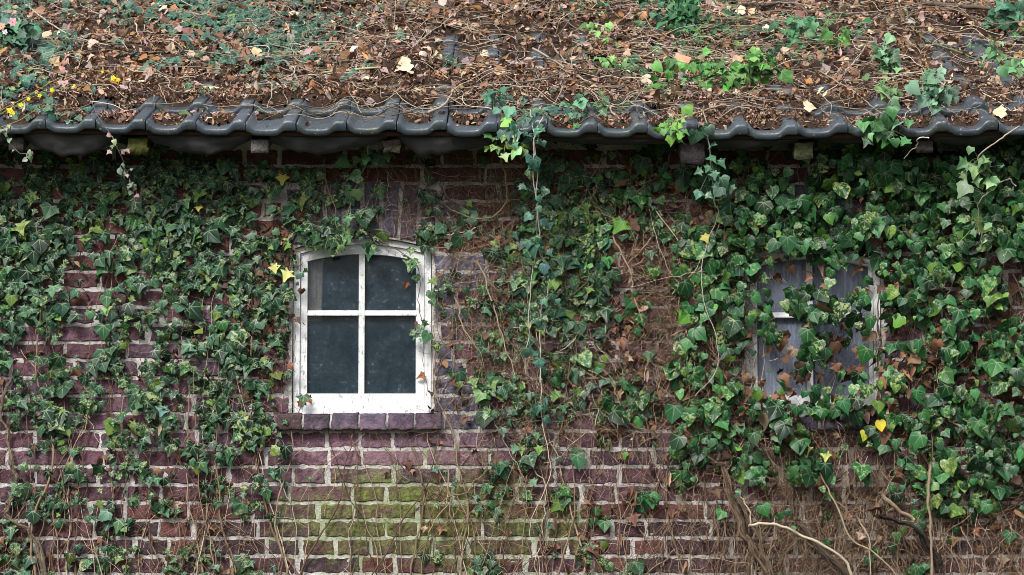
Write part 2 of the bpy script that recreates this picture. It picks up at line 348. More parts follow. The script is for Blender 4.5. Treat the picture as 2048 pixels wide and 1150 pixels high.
# bricks
ug = np.array([0, .012]+list(np.linspace(.06, .94, 15))+[.988, 1]); vg = np.array([0, .045, .2, .4, .6, .8, .955, 1]); NU, NV = len(ug), len(vg)
uu, vv = np.meshgrid(ug, vg); uu = uu.ravel(); vv = vv.ravel()
gi = np.arange(NU*NV).reshape(NV, NU); fq = np.stack([gi[:-1, :-1], gi[:-1, 1:], gi[1:, 1:], gi[1:, :-1]], -1).reshape(-1, 4)
rim = np.concatenate([gi[0, :], gi[1:, -1], gi[-1, -2::-1], gi[-2:0:-1, 0]])
def brick(mb, x0, x1, z0, z1, col, y=0.0, shear=0.0, depth=.012):
    """one rough faced brick: pillowed front face and a rim going back into the mortar"""
    L, H = x1-x0, z1-z0; sx, sz = rng.uniform(0, 90, 2)
    ed = np.minimum(np.minimum(uu, 1-uu)*L, np.minimum(vv, 1-vv)*H)
    jx = (fbm(uu*L*45+sx, vv*H*45+sz, 3)-.5)*.012; jz = (fbm(uu*L*45+sx, vv*H*12+sz, 9)-.5)*.013
    e = np.clip(ed/.0025, 0, 1)
    x = x0+uu*L+jx*1.1; z = z0+vv*H+jz
    xx = x+shear*(z-z0)
    yy = y+.0035*(1-e)+(fbm(uu*L*55+sx, vv*H*55+sz, 5)-.5)*.008*e
    f = np.column_stack([xx, yy, z]); b = f[rim].copy(); b[:, 1] = y+depth; b[:, 0] += (x0+L/2-b[:, 0])*.02
    n = len(f); m = len(rim); k = np.arange(m); sd = np.stack([rim, n+k, n+(k+1) % m, rim[(k+1) % m]], -1)
    mb.add(np.vstack([f, b]), [fq, sd], col)
def bcol(x, z):
    """fired colour: dark red-brown low down, mauve in the middle band, violet around the window"""
    py = 575-(z-P(1024, 575)[2])/ (1/ (F/11.45)); low = np.clip((py-880)/160, 0, 1); top = np.clip((640-py)/150, 0, 1)
    k = rng.random()
    mid = np.array([(.14, .062, .088), (.18, .090, .130), (.105, .045, .062), (.085, .050, .075)][rng.integers(4)])
    lo = np.array([(.080, .034, .040), (.065, .028, .037), (.095, .038, .044), (.048, .026, .030), (.115, .040, .035)][rng.integers(5)])
    hi = np.array([(.13, .04, .035), (.10, .035, .04), (.15, .06, .05)][rng.integers(3)])
    c = mid*(1-low)+lo*low; c = c*(1-top)+hi*top
    if abs(x-W1.x1-.05) < .06 and W1.zb-.1 < z < W1.zc+.1: c = np.array((.125, .125, .19))*rng.uniform(.7, 1.2)
    return c*rng.uniform(.78, 1.25)
J = .0125
nc = int((ZT-courses_base)/PITCHZ)+1
for k in range(-1, nc):
    z0 = courses_base+k*PITCHZ+J/2; z1 = z0+PITCHZ-J
    if z0 < 0: z0 = .0
    if z1 > ZT or z1-z0 < .02: continue
    zc = (z0+z1)/2; x = XL-(.06 if k % 2 else .17)+rng.uniform(-.02, .02)
    ex = []
    for o in (W1, W2):
        if zsill_t-PITCHZ < zc < zsill_t: ex.append((o.sx0, o.sx1))
        elif zsill_t < zc < o.zc+.225 and z1 > o.zb:
            if zc > o.zs-.01: e = (zc-o.zs)*.13+.004; ex.append((o.x0-e-.01, o.x1+e+.01))
            else: ex.append((o.x0-.004, o.x1+.004))
    n = 0
    while x < XR:
        n += 1
        L = .107 if (n % 4 == 0 or rng.random() < .12) else .2165
        L *= rng.uniform(.975, 1.025); a, b = x, x+L; x = b+J*rng.uniform(.7, 1.5)
        segs = [(max(a, XL), min(b, XR))]
        for (e0, e1) in ex:
            ns = []
            for (p, q_) in segs:
                if q_ <= e0 or p >= e1: ns.append((p, q_)); continue
                if p < e0-.03: ns.append((p, e0-J*.6))
                if q_ > e1+.03: ns.append((e1+J*.6, q_))
            segs = ns
        for (p, q_) in segs:
            if q_-p > .02: brick(wall, p, q_, z0+rng.uniform(-.001, .001), z1+rng.uniform(-.001, .001), bcol((p+q_)/2, zc), rng.uniform(-.002, .0025))
wall_o = wall.build('wall', [M['brick'], M['mortar']], barn, False)
# soldier arches and sills
def violet(): return np.array([(.115, .115, .19), (.10, .09, .14), (.14, .14, .22), (.11, .08, .11)][rng.integers(4)])*rng.uniform(.75, 1.2)
def make_arch(o, parent):
    a = MB(); n = 8; wid = (o.x1-o.x0+.02)/n
    for i in range(n):
        xc = o.x0-.01+wid*(i+.5); sh = (xc-o.cx)*.42
        zb = arch(o, min(max(xc, o.x0), o.x1))+.008
        brick(a, xc-wid/2+.006, xc+wid/2-.006, zb, zb+.198, violet(), -.003, sh)
    return a.build('brick_arch', M['brick'], parent)
def make_sill(o, parent, dark=1.0):
    s = MB(); n = 6; wd = (o.sx1-o.sx0)/n
    z1 = zsill_t-.002; z0 = z1-PITCHZ+.006
    for i in range(n):
        x0 = o.sx0+wd*i+.004; x1 = x0+wd-.007; c = np.array([(.07, .04, .045), (.06, .045, .065), (.07, .055, .085), (.085, .075, .115), (.075, .05, .08), (.06, .04, .055)][i])*dark
        zz0, zz1 = z0+rng.uniform(-.003, .003), z1+rng.uniform(-.002, .002)
        brick(s, x0, x1, zz0, zz1, c, -.040, depth=.09)
        s.add([(x0+.003, -.036, zz1-.001), (x1-.003, -.036, zz1-.001), (x1-.003, .045, zz1+.006), (x0+.003, .045, zz1+.006)], [[(0, 1, 2, 3)]], c)
    s.box(o.sx0+.006, o.sx1-.006, -.033, .04, z0+.004, z1-.004, (.4, .4, .4), 1)
    return s.build('sill', [M['brick'], M['mortar']], parent)
def ring(mb, o, outer, inner, y0, y1, col, n=16):
    """a frame loop with an arched head; outer / inner = (x0, x1, zb, arch drop)"""
    def loop(q):
        x0, x1, zb, d = q; xs_ = np.linspace(x0, x1, n); return [(x0, zb)]+[(x, arch(o, x, d)) for x in xs_]+[(x1, zb)]
    A, B = loop(outer), loop(inner); m = len(A)
    v = [(x, y0, z) for x, z in A]+[(x, y0, z) for x, z in B]+[(x, y1, z) for x, z in A]+[(x, y1, z) for x, z in B]; fs = []
    for i in range(m):
        j = (i+1) % m; fs += [(i, j, m+j, m+i), (i, 2*m+i, 2*m+j, j), (m+i, m+j, 3*m+j, 3*m+i)]
    mb.add(v, [fs], col)
grey_wood = (.26, .25, .23)
def window(o, label, glass, panes, bar_x, bar_z, bott, wornpeel=(.30, .28, .25)):
    f = MB(); e = .003; r0 = .022
    ring(f, o, (o.x0+e, o.x1-e, o.zb+e, e), (o.x0+.026, o.x1-.026, bott-.005, .024), r0, r0+.07, wornpeel)
    fr = f.build('window', M['paint'], barn, False); tag(fr, label)
    f = MB(); xi0, xi1 = panes[0], panes[1]
    ring(f, o, (o.x0+.0275, o.x1-.0275, bott-.003, .0255), (xi0, xi1, panes[2], .058), r0+.010, r0+.055, wornpeel); f.build('sash', M['paint'], fr, False)
    b = MB(); wv = .0105
    zt = arch(o, bar_x, .056); b.box(bar_x-wv, bar_x+wv, r0+.013, r0+.05, panes[2]-.002, zt, wornpeel); b.build('glazing_bar', M['paint'], fr, False)
    for (a, c) in ((xi0-.002, bar_x-wv-.0005), (bar_x+wv+.0005, xi1+.002)):
        b = MB(); b.box(a, c, r0+.015, r0+.048, bar_z-.009, bar_z+.009, wornpeel); b.box(a, c, r0+.006, r0+.0149, bar_z-.010, bar_z-.003, wornpeel); b.build('glazing_bar', M['paint'], fr, False)
    yg = r0+.030
    for (a, c) in ((xi0-.004, bar_x-.004), (bar_x+.004, xi1+.004)):
        for lo in (True, False):
            b = MB(); n = 8; xs_ = np.linspace(a, c, n)
            zl = panes[2]-.004 if lo else bar_z+.004; top = [bar_z-.004]*n if lo else [arch(o, x, .055) for x in xs_]
            v = [(x, y, zl) for y in (yg, yg+.003) for x in xs_]+[(x, y, z) for y in (yg, yg+.003) for x, z in zip(xs_, top)]
            fs = [(i, i+1, 2*n+i+1, 2*n+i) for i in range(n-1)]+[(n+i+1, n+i, 3*n+i, 3*n+i+1) for i in range(n-1)]
            b.add(v, [fs]); b.build('pane', M[glass], fr, False)
    return fr
z807 = pz(808); 
w1 = window(W1, 'white arched four-pane window with clean dark glass', 'glass', (px_(613), px_(831), pz(786)), px_(722), pz(624), z807)
# lower bottom rail of casing seen in the photograph as a second white band
b = MB(); b.box(W1.x0+.010, W1.x1-.010, .012, .0215, W1.zb+.004, z807-.004, (.3, .28, .25)); b.build('bottom_rail', M['paint'], w1, False)
make_arch(W1, w1); make_sill(W1, w1)
w2 = window(W2, 'grimy grey arched window almost hidden behind ivy', 'glass2', (px_(1516), px_(1740), pz(790)), px_(1622), pz(628), pz(812), (.28, .18, .17))
make_arch(W2, w2); make_sill(W2, w2, .6)
# curtains inside
def curtain(x0, x1, z0, z1, col, label, y=.13, k=40):
    m = MB(); n = 40; xs_ = np.linspace(x0, x1, n); yy = y+.006*np.sin(xs_*k*6)+.003*np.sin(xs_*131); top = [(x, v, z1) for x, v in zip(xs_, yy)]; bot = [(x+.01*math.sin(x*50), v*1.05, z0) for x, v in zip(xs_, yy)]
    m.add(top+bot, [[(i, i+1, n+i+1, n+i) for i in range(n-1)]], col)
    m.add([(x, v+.002, z) for x, v, z in top]+[(x, v+.002, z) for x, v, z in bot], [[(i+1, i, n+i, n+i+1) for i in range(n-1)]], col)
    o = m.build('curtain', M['cloth']); recenter(o, ((x0+x1)/2, y, z0)); return tag(o, label, 'curtain')
curtain(px_(606), px_(644), pz(640), pz(505), (.92, .84, .78), 'narrow beige curtain hanging inside the upper left pane of the white window', .065)
curtain(px_(1510), px_(1750), pz(800), pz(500), (.70, .71, .85), 'grey violet curtain hanging behind the grimy overgrown window', .075)
# ------------------------------------------------------------------ roof
ua = np.array([0, .03, .08, .14, .19, .25, .40, .55, .62, .68, .74, .80, .86, .93, 1.0])
def prof(u):
    u = np.asarray(u, float)
    a = np.clip(u/.19, 0, 1); b = np.clip((u-.60)/.20, 0, 1)
    sa = 1-(a*a*(3-2*a)); sb = b*b*(3-2*b)
    return .024*sa+.029*sb - .003*np.sin(np.clip((u-.2)/.4, 0, 1)*math.pi)
LIFT = .030
def tile_h(u_al): return LIFT*(1-u_al/(EXP+.07))
SEAM0 = X0(92)
def tile_mesh(mb, x0, k, col, dz=0, tilt=0):
    u0 = k*EXP
    rows = [(.03, -.027, 1.0, True), (.002, -.0255, .56, True), (-.0018, -.021, .58, True), (-.003, -.008, .90, True), (.001, -.0015, 1.0, True), (.006, 0, 1, True), (.05, 0, 1, True), (.16, 0, 1, True), (.28, 0, 1, True), (EXP+.06, 0, 1, True)]
    W_ = TW-.0022; pts = []
    px = x0+rng.normal(0, .0007)+ua*W_; pr = prof(ua)*(1+rng.normal(0, .03))
    sv = u0+rng.normal(0, .002)
    for (ul, dh, am, _) in rows: pts.append(roof(px, sv+ul+tilt*(ua-.5), tile_h(max(ul, 0))+pr*am+dh+dz-.0018*(ua < .02)))
    n = len(ua); V = np.array(pts).reshape(-1, 3); m = len(rows)
    gi = np.arange(n*m).reshape(m, n); q = np.stack([gi[:-1, :-1], gi[:-1, 1:], gi[1:, 1:], gi[1:, :-1]], -1).reshape(-1, 4)
    # side returns
    Ls = V[gi[4:, 0]].copy(); Ls[:, 2] -= .012; Rs = V[gi[4:, -1]].copy(); Rs[:, 2] -= .014; b = n*m; h = m-4
    sl_ = [(gi[4+i, 0], gi[5+i, 0], b+i+1, b+i) for i in range(h-1)]; sr_ = [(gi[5+i, -1], gi[4+i, -1], b+h+i, b+h+i+1) for i in range(h-1)]
    mb.add(np.vstack([V, Ls, Rs]), [q, sl_, sr_], col)
rf = MB()
c0 = int(math.floor((XL-.05-SEAM0)/TW)); c1 = int(math.ceil((XR+.05-SEAM0)/TW))
for k in range(15):
    for c in range(c0, c1):
        base = np.array([(.040, .050, .058), (.034, .044, .055), (.050, .058, .062), (.045, .050, .060)][rng.integers(4)])*rng.uniform(.7, 1.2)*np.array([.86, 1.05, 1.28])
        tile_mesh(rf, SEAM0+c*TW, k, base, rng.normal(0, .0028), rng.normal(0, .008))
xa, xb = SEAM0+c0*TW, SEAM0+c1*TW
# unseen boarding added under the tiles to stop light leaks; rear slope and ridge
def rp(x, u, h): return tuple(roof(x, u, h))
nx = 40; xs_ = np.linspace(xa, xb, nx)
V = np.vstack([roof(xs_, .10, -.012), roof(xs_, RID, -.012)]); rf.add(V, [[(i, i+1, nx+i+1, nx+i) for i in range(nx-1)]], (.05, .04, .03))
zt = ZE+RID*ru[2]; rf.add([(xa, yr, zt-.01), (xb, yr, zt-.01), (xb, yb+.29, ZE), (xa, yb+.29, ZE)], [[(0, 1, 2, 3)]], (.04, .05, .055))
roof_o = rf.build('roof', M['tile'], barn)
rg = MB(); th = np.linspace(0, math.pi, 9); n9 = 9
for c in range(c0, c1, 2):
    a, b_ = SEAM0+c*TW, SEAM0+(c+2)*TW-.004; ring_ = lambda x, r_: [(x, yr-math.cos(t)*r_, zt+.0+math.sin(t)*r_*.7) for t in th]
    rg.add(ring_(a, .125)+ring_(b_, .115), [[(i, i+1, n9+i+1, n9+i) for i in range(n9-1)]], (.04, .045, .05))
rg.build('ridge', M['tile'], roof_o)
# eave batten, rafters, felt
bt = MB(); xs_ = np.linspace(xa+.03, xb-.03, 60)
A = [roof(xs_, u, h) for (u, h) in ((.022, .016), (.022, -.003), (.05, -.003), (.05, .016))]
V = np.vstack(A); n = 60; fs = [(r*n+i, r*n+i+1, ((r+1) % 4)*n+i+1, ((r+1) % 4)*n+i) for r in range(4) for i in range(n-1)]
bt.add(V, [fs], (.06, .03, .022)); bt.build('batten', M['wood'], barn)
def chunk(mb, x0, x1, y0, y1, zf, col, rough=.004, hollow=False, h=.06):
    """rafter tail: box following the roof slope with a worn front end"""
    n = 5; ny = 6; V = []; s = rng.uniform(0, 50)
    ts = np.linspace(0, 1, n)
    per = [(a, 0) for a in ts[:-1]]+[(1, a) for a in ts[:-1]]+[(1-a, 1) for a in ts[:-1]]+[(0, 1-a) for a in ts[:-1]]
    m = len(per)
    for j, yy in enumerate(np.linspace(0, 1, ny)**2):
        Y_ = y0+(y1-y0)*yy; zz = (Y_-y0)*math.tan(SLOPE)
        for (a, b_) in per:
            da = (fbm(a*3+s, b_*3+yy*3, 1)-.5)*rough*2
            ed = .94 if j == 0 else 1
            V.append((x0+(x1-x0)*(.5+(a-.5)*ed)+da, Y_+(0 if j else (fbm(a*4+s, b_*4, 4)-.5)*rough*3), zf+zz-h+h*(.5+(b_-.5)*ed)+da))
    fs = [(j*m+i, j*m+(i+1) % m, (j+1)*m+(i+1) % m, (j+1)*m+i) for j in range(ny-1) for i in range(m)]
    cz = zf-h/2; V.append(((x0+x1)/2, y0+(.02 if hollow else -.001), cz)); c = len(V)-1
    fs3 = [(c, (i+1) % m, i) for i in range(m)]
    mb.add(V, [fs, fs3], col)
for (pxc, wpx, bot, col, lab, rg_, hol) in [(-230, 36, 304, (.14, .13, .12), None, .004, False), (32, 30, 304, (.06, .055, .05), 'dark rafter end near the left edge', .004, False), (275, 42, 308, (.075, .08, .02), 'mossy yellow green rafter end', .007, False),
        (519, 36, 307, (.13, .125, .12), 'square grey rafter end', .002, False), (785, 36, 305, (.05, .045, .032), 'rotten hollow rafter end', .010, True),
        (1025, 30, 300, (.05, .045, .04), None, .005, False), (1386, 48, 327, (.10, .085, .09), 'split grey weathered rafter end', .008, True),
        (1607, 38, 320, (.05, .058, .028), 'hollow mossy rafter end', .009, True), (1850, 34, 305, (.05, .045, .04), None, .005, False), (2130, 36, 305, (.07, .06, .05), None, .005, False), (2400, 36, 305, (.07, .06, .05), None, .005, False)]:
    m_ = MB(); yq = YE+.035; xq0, xq1 = P(pxc-wpx/2, 290, yq)[0], P(pxc+wpx/2, 290, yq)[0]
    zb = P(pxc, bot, yq)[2]; zt_ = ZE+.035*math.tan(SLOPE)-.020+float(sag((xq0+xq1)/2))
    chunk(m_, xq0, xq1, yq, .15, zt_, col, rg_, hol, h=zt_-zb); r_ = m_.build('rafter', M['bark'], barn)
    if lab: tag(r_, lab)
def flap(x0, x1, shape, depth_px, col, label, mid=.5):
    m = MB(); n = 34; t = np.linspace(0, 1, n); xs_ = P(x0, 285, YE)[0]+(P(x1, 285, YE)[0]-P(x0, 285, YE)[0])*t
    d = (depth_px+5)/574.0; s = rng.uniform(0, 50)
    drop = d*np.interp(t, [0, mid*.5, mid, mid+(1-mid)*.5, 1], shape)*(1+.45*(fbm(t*9+s, 0*t, 2)-.5))+.006
    rows = 7; V = []
    for j in range(rows):
        f_ = j/(rows-1); p_ = roof(xs_, .03, -.002)
        V.append(np.column_stack([xs_+.004*np.sin(t*20+f_*4), p_[:, 1]-.012+.03*f_*f_+.018*fbm(t*7+s, 0*t+f_*3, 5), p_[:, 2]-drop*f_]))
    last = V[-1].copy(); last[:, 1] += .004; V.append(last)
    l2 = V[0].copy(); l2[:, 1] += .004; V.append(l2); V = np.vstack(V); R_ = rows+2
    fs = [(r*n+i, (r+1)*n+i, (r+1)*n+i+1, r*n+i+1) for r in range(R_-1) for i in range(n-1)]
    m.add(V, [fs], col); f = m.build('roofing_felt', M['felt'], barn)
    if label: tag(f, label)
fc = (.034, .034, .036)
flap(-190, 25, [.2, .8, 1, .8, .2], 36, fc, None)
flap(42, 240, [.15, .8, 1, .75, .05], 37, fc, 'sagging felt left of the mossy rafter end')
flap(292, 500, [.15, .7, 1, .7, .1], 34, fc, 'sagging felt between mossy and square rafter ends')
flap(536, 775, [.15, .9, 1, .55, .05], 30, fc, 'sagging felt right of the square rafter end')
flap(796, 1075, [.05, 1, .85, .4, .1], 31, fc, 'sagging felt right of the rotten rafter end', .3)
flap(1080, 1372, [.1, .35, .45, .3, .2], 20, fc, None)
flap(1402, 1600, [.3, .8, .8, .4, .1], 17, fc, None); flap(1640, 1840, [.1, .3, .3, .3, .1], 15, fc, None); flap(1865, 2050, [.2, .6, .6, .3, .1], 20, fc, None)
flap(2060, 2390, [.2, .8, 1, .7, .1], 30, fc, None)
# ================================================================== LITTER ON THE ROOF
def tile_top(x, u):
    uu_ = ((x-SEAM0)/TW) % 1.0; k = np.floor(u/EXP); return tile_h(u-k*EXP)+prof(uu_)
# pixel column of litter edge on the first course (metres up from the nose)
EDG = np.array([(-400, .05), (90, .05), (200, .03), (290, .03), (400, .05), (480, .10), (520, .22), (600, .33), (760, .34), (800, .16), (850, .10), (900, .14), (960, .05), (1010, .04), (1100, .03), (1290, .03), (1330, .14), (1400, .06), (1500, .04), (2048, .03), (2600, .04)])
DIPS = ((1060, 100, 110, 26, .050), (1110, 55, 150, 12, .045), (915, 90, 60, 40, .035), (1960, 110, 150, 40, .030), (1950, 70, 150, 16, .032), (1860, 190, 160, 12, .03), (1950, 155, 100, 8, .03), (850, 166, 90, 7, .04), (500, 160, 70, 9, .035), (430, 195, 120, 16, .02), (690, 30, 90, 10, .03), (1560, 165, 90, 8, .03))
E1 = np.array([(-400, 0), (120, 0), (185, .03), (215, 0), (270, .03), (395, .045), (410, .0), (470, .03), (600, .04), (900, .05), (960, .03), (1050, 0), (1150, .03), (1170, 0), (1280, .04), (1310, .04), (1330, 0), (1640, 0), (1660, .035), (1985, .05), (2000, 0), (2600, .02)])
def litter_h(x, u):
    pxl = 1024+x/11.11*F
    e = np.interp(pxl, EDG[:, 0], EDG[:, 1])
    nz = fbm(x*4.5, u*4.5, 3, 4)-.5; fine = fbm(x*22, u*22, 8, 3)-.5
    L = .040+.014*np.clip((u-.36)/.06, 0, 1)+.018*np.clip((u-.34)/1.0, 0, 1)+.055*nz+.030*fine
    lf = np.clip((250-pxl)/120, 0, 1); L = L+.015*lf
    rt = np.clip((pxl-1500)/250, 0, 1); L = L-.006*rt*np.clip((u-.3)/.2, 0, 1)
    for (cx_, cy_, sx_, sy_, amt) in DIPS:
        X_, U_ = PR(cx_, cy_); sX = sx_/F*12; sU = sy_/F*12*5.5
        L = L-1.4*amt*np.exp(-((x-X_)/sX)**2-((u-U_)/sU)**2)
    L = L+.05*np.exp(-((x-PR(800, 120)[0])/.12)**2-((u-PR(800, 120)[1])/.25)**2)
    L = np.where(u < .34, np.minimum(L, .037+.03*fine), L)
    e1 = np.interp(pxl, E1[:, 0], E1[:, 1]*1.4)
    L = np.where((u > .10) & (u < .345) & (e1 > .004), np.minimum(L, .037-.07*(u-.10)+.02*fine), L)
    f1 = np.clip((u-.34-e1)/.04, 0, 1); L = np.where((u >= .335) & (u < .34+e1+.04) & (e1 > .004), L*f1-.02*(1-f1), L)
    fall = np.clip((u-e)/.05, 0, 1); L = L*fall-.04*(1-fall)
    return L
xs_ = np.arange(-3.0, 3.0, .013); us_ = np.arange(.0, 3.5, .014); X, U = np.meshgrid(xs_, us_)
Lh = litter_h(X, U)+.012*(fbm(X*70, U*70, 21, 2)-.5)
VV = roof(X, U, Lh); a_, b_ = X.shape; gi = np.arange(a_*b_).reshape(a_, b_)
keep = (Lh > tile_top(X, U)-.02) & (Lh > -.01)
kq = keep[:-1, :-1] & keep[1:, :-1] & keep[:-1, 1:] & keep[1:, 1:]
q = np.stack([gi[:-1, :-1], gi[:-1, 1:], gi[1:, 1:], gi[1:, :-1]], -1)[kq]
hum = MB(); cc = .5+fbm(X*30, U*30, 33, 3)
colh = np.stack([.050*cc, .032*cc, .023*cc], -1).reshape(-1, 3); hum.add(VV.reshape(-1, 3), [q.reshape(-1, 4)], colh)
lit = hum
hum_o = tag(hum.build('leaf_mould', M['litter']), 'dark crumbly leaf mould filling the channels of the roof tiles', 'leaf mould', kind='stuff')
BR = [(.20, .105, .065), (.28, .165, .11), (.42, .29, .20), (.12, .07, .05), (.30, .145, .06), (.05, .035, .028), (.33, .25, .235), (.55, .43, .31)]
def scatter_litter(N, smin, smax, wts, lift, name, label, seed, kinds=('blade', 'blade', 'broad'), umax=3.3):
    r = np.random.default_rng(seed); x = r.uniform(-2.9, 2.9, N); u = r.uniform(.02, umax, N)
    L = litter_h(x, u); T = tile_top(x, u); ok = (L > T-.006) | (r.random(N) < .10); ok &= (L > -.03) | (r.random(N) < .05); pxl = 1024+x/11.11*F; e1 = np.interp(pxl, E1[:, 0], E1[:, 1]); ok &= ~((u > .22) & (u < .37+e1*1.2) & (e1 > .01) & (r.random(N) < .95))
    for (cx_, cy_, sx_, sy_, amt) in DIPS: X_, U_ = PR(cx_, cy_); ok &= ~((r.random(N) < np.exp(-((x-X_)/(sx_/F*9))**2-((u-U_)/(sy_/F*50))**2)*.8*min(1, amt/.045)) & (L < T+.01))
    ok &= ~((u > .60) & ((u % EXP) < .07) & ((((x-SEAM0)/TW) % 1) > .68) & (r.random(N) < .4))
    dk = (x > .9) & (r.random(N) < .30); ok &= ~dk
    if smax > .04: ok &= (u > .36) | (r.random(N) < .12)
    x, u = x[ok], u[ok]; h = np.maximum(L[ok], T[ok])+r.uniform(0, lift, len(x))*np.where(u < .36, .3, 1)+.003; p = roof(x, u, h); n = len(x)
    nr = rn[None]+r.normal(0, .85, (n, 3)); tp = r.normal(0, 1, (n, 3)); tp[:, 2] *= .6
    sz = r.uniform(smin, smax, n); c = pal(BR, wts, n, .22, r)
    m = MB(); leaves(m, kinds, p, nr, tp, sz, c, r, 2.0)
    return m
m = scatter_litter(34000, .011, .028, [4, 6, 4.5, 3, 2.5, 3, 3, 1], .022, '', '', 3)
m2 = scatter_litter(4800, .024, .046, [3, 5, 6, 2, 3.5, 1, 4, 2], .040, '', '', 4, ('blade', 'broad', 'broad'))
m3 = scatter_litter(26000, .007, .017, [5, 4, 3, 4, 2, 3, 2, 1], .012, '', '', 6, ('blade',), umax=.85)
for l in (m2, m3):
    for i, v in enumerate(l.v): m.v.append(v); m.c.append(l.c[i]); m.l.append(l.l[i])
    for i, f_ in enumerate(l.f): m.f.append(f_+m.n); m.m.append(l.m[i])
    m.n += l.n
tag(m.build('leaf_litter', M['dead']), 'thick layer of fallen brown leaves lying over the roof tiles', 'fallen leaves', kind='stuff')
# fine tangle of thin twigs over the roof
TC = [(.32, .25, .18), (.42, .34, .26), (.19, .14, .10), (.52, .45, .37), (.12, .085, .06)]
def roof_h(x, u): return float(max(litter_h(np.array(x), np.array(u)), tile_top(np.array(x), np.array(u))))
tw = MB(); r = np.random.default_rng(9)
DP = [(*PR(a, b), c/F*11, d/F*55, e) for a, b, c, d, e in DIPS]
def in_dip(x, u): return max(min(1, am/.045)*math.exp(-((x-a)/b)**2-((u-c)/d)**2) for a, c, b, d, am in DP)
N = 2700; bx_ = r.uniform(-2.9, 2.9, N); bu = r.uniform(.08, 3.2, N)
for i in range(N):
    x, u = bx_[i], bu[i]
    if in_dip(x, u) > r.random() or u < .3 and r.random() < .6 or x < -.9 and r.random() < .5: continue
    n = r.integers(4, 13); a = r.normal(0, .8)+(math.pi if r.random() < .5 else 0); st = r.uniform(.02, .045); pts = []; hh = r.uniform(.008, .045)
    for _ in range(n):
        if u < .03: break
        pts.append((x, u)); a += r.normal(0, .35); x += math.cos(a)*st; u += math.sin(a)*st*1.5
    if len(pts) < 3: continue
    q = np.array(pts); h = np.maximum(litter_h(q[:, 0], q[:, 1]), tile_top(q[:, 0], q[:, 1])); h = np.convolve(np.pad(h, 1, 'edge'), [.3, .4, .3], 'valid')+hh+.02*np.sin(np.linspace(0, math.pi, len(q)))*r.random()
    rr = r.uniform(.0009, .0026); tube(tw, smooth(roof(q[:, 0], q[:, 1], h), 2), rr, rr*.5, 4, np.array(TC[r.choice(5, p=[.32, .25, .2, .11, .12])])*r.uniform(.7, 1.2), cap=False)
tag(tw.build('twig_litter', M['stem']), 'fine tangle of thin bare twigs scattered over the fallen leaves', 'twigs', kind='stuff')
# ================================================================== WALL IVY
G = """21111112210000012332322333566566
13666786553412425655545666888888
54657888364413326764664878688987
87378885363315356884777886777777
87347886620005456883568535457675
77456566820004447884357777666555
54154776610002345442244355644667
46655656610001333455365235444567
47645563410002244554665556664566
17655555500001123432244343476566
23455455510002144322143444224565
45333454310001232332313212023442
65333211200001111131010000012100
65443255210002231121100010023110""".split()
T_ = """11111222344566666655556654333334
22222233456677877655566644333333
12212222556677787655677654333333
11212222443356788655988654333444
11222223520005788655999643333455
22222233420005787655999653334566
22222233410005787655999753335566
12223333410005687666999743335666
22223333410005577666678753334555
22223344422234567666666778654555
33334444211234555555556788886555
33334555311345555555556899987666
34445566322344554455556899998667
44455566322344554455556789987667""".split()
B_ = """00000000100000000001110000000100
00000001100000010112212200100100
00000000210000011103215312210100
00000001520000022214323322111211
00111101410001122214332343311232
00110112420001222214332333423233
12110121520001222214332254533433
21111112310001222215433356544434
11111112200002222214443465333223
01011212000001212212333333322233
01111211000011212112222222122332
12112121000001111122222222222221
21122111000001011111111112222122
21111221000001011111111111111121""".split()
def grid(g): return np.array([[int(c) for c in row] for row in g], float)
GG, TT, BB = grid(G), grid(T_), grid(B_); GG[10:, :9] *= .95; GG[2:10, 15:19] += .6; GG[3:8, 19:21] -= 1.2; GG[3:10, 13:15] -= .8; GG[10:13, 28:] += .8; GG[0:4, 0:9] += .8; GG = np.maximum(GG, 0); GG[0, :] = GG[0, :]+1.2; GG[0, 0:9] += 1.5; GG[1, 0:2] += 2; GG[10:13, 20:28] += .7; BB[9:, 19:] *= .7
def pick(gr, N, r, pw=1.0):
    """N samples (px, py) drawn from a 64 px density grid, stretched past the frame on all open sides"""
    e = np.pad(gr, ((0, 6), (5, 5)), 'reflect')**pw; pr = (e/e.sum()).ravel(); k = r.choice(len(pr), N, p=pr)
    cy, cx = np.divmod(k, e.shape[1]); return (cx-5+r.random(N))*64, 256+(cy+r.random(N))*64
def topos(px, py, y):
    # wall plane position for arrays
    b = (575-py)/F; a = (px-1024)/F; dy = fw[1]+upv[1]*b; dz = fw[2]+upv[2]*b; t = (0-CAM[1])/dy
    return np.column_stack([CAM[0]+a*t, y, CAM[2]+dz*t])
def thick(px, py):
    t = .018+.075*np.clip((px-1150)/450, 0, 1)+.012*np.clip((1000-px)/800, 0, 1)
    t = t*(.55+.9*fbm(px/90, py/90, 40)); low = np.clip((py-880)/200, 0, 1); return t*(1-.55*low)+.008
def in_win(px, py, m=0): return ((px > 612-m) & (px < 858+m) & (py > 492-m) & (py < 832+m))
def in_win2(px, py): return ((px > 1505) & (px < 1750) & (py > 500) & (py < 800))
LG = [(.017, .054, .027), (.024, .072, .036), (.040, .096, .052), (.009, .028, .014), (.10, .17, .03), (.022, .090, .022)]
RGc = [(.012, .060, .017), (.017, .082, .023), (.028, .112, .032), (.006, .028, .010), (.075, .17, .025), (.014, .060, .026)]
REG = [('ivy', -500, 600, 'small star-leaved ivy with pale veins covering the wall left of the white window', -2.3),
       ('ivy', 600, 905, 'thin straggling ivy sprigs over the brick arch above the white window', -.75),
       ('ivy', 905, 1215, 'sparse ivy in a brown tangle of stems just right of the white window', .1),
       ('ivy', 1215, 2600, 'thick glossy ivy smothering the right half of the wall and its second window', 1.6)]
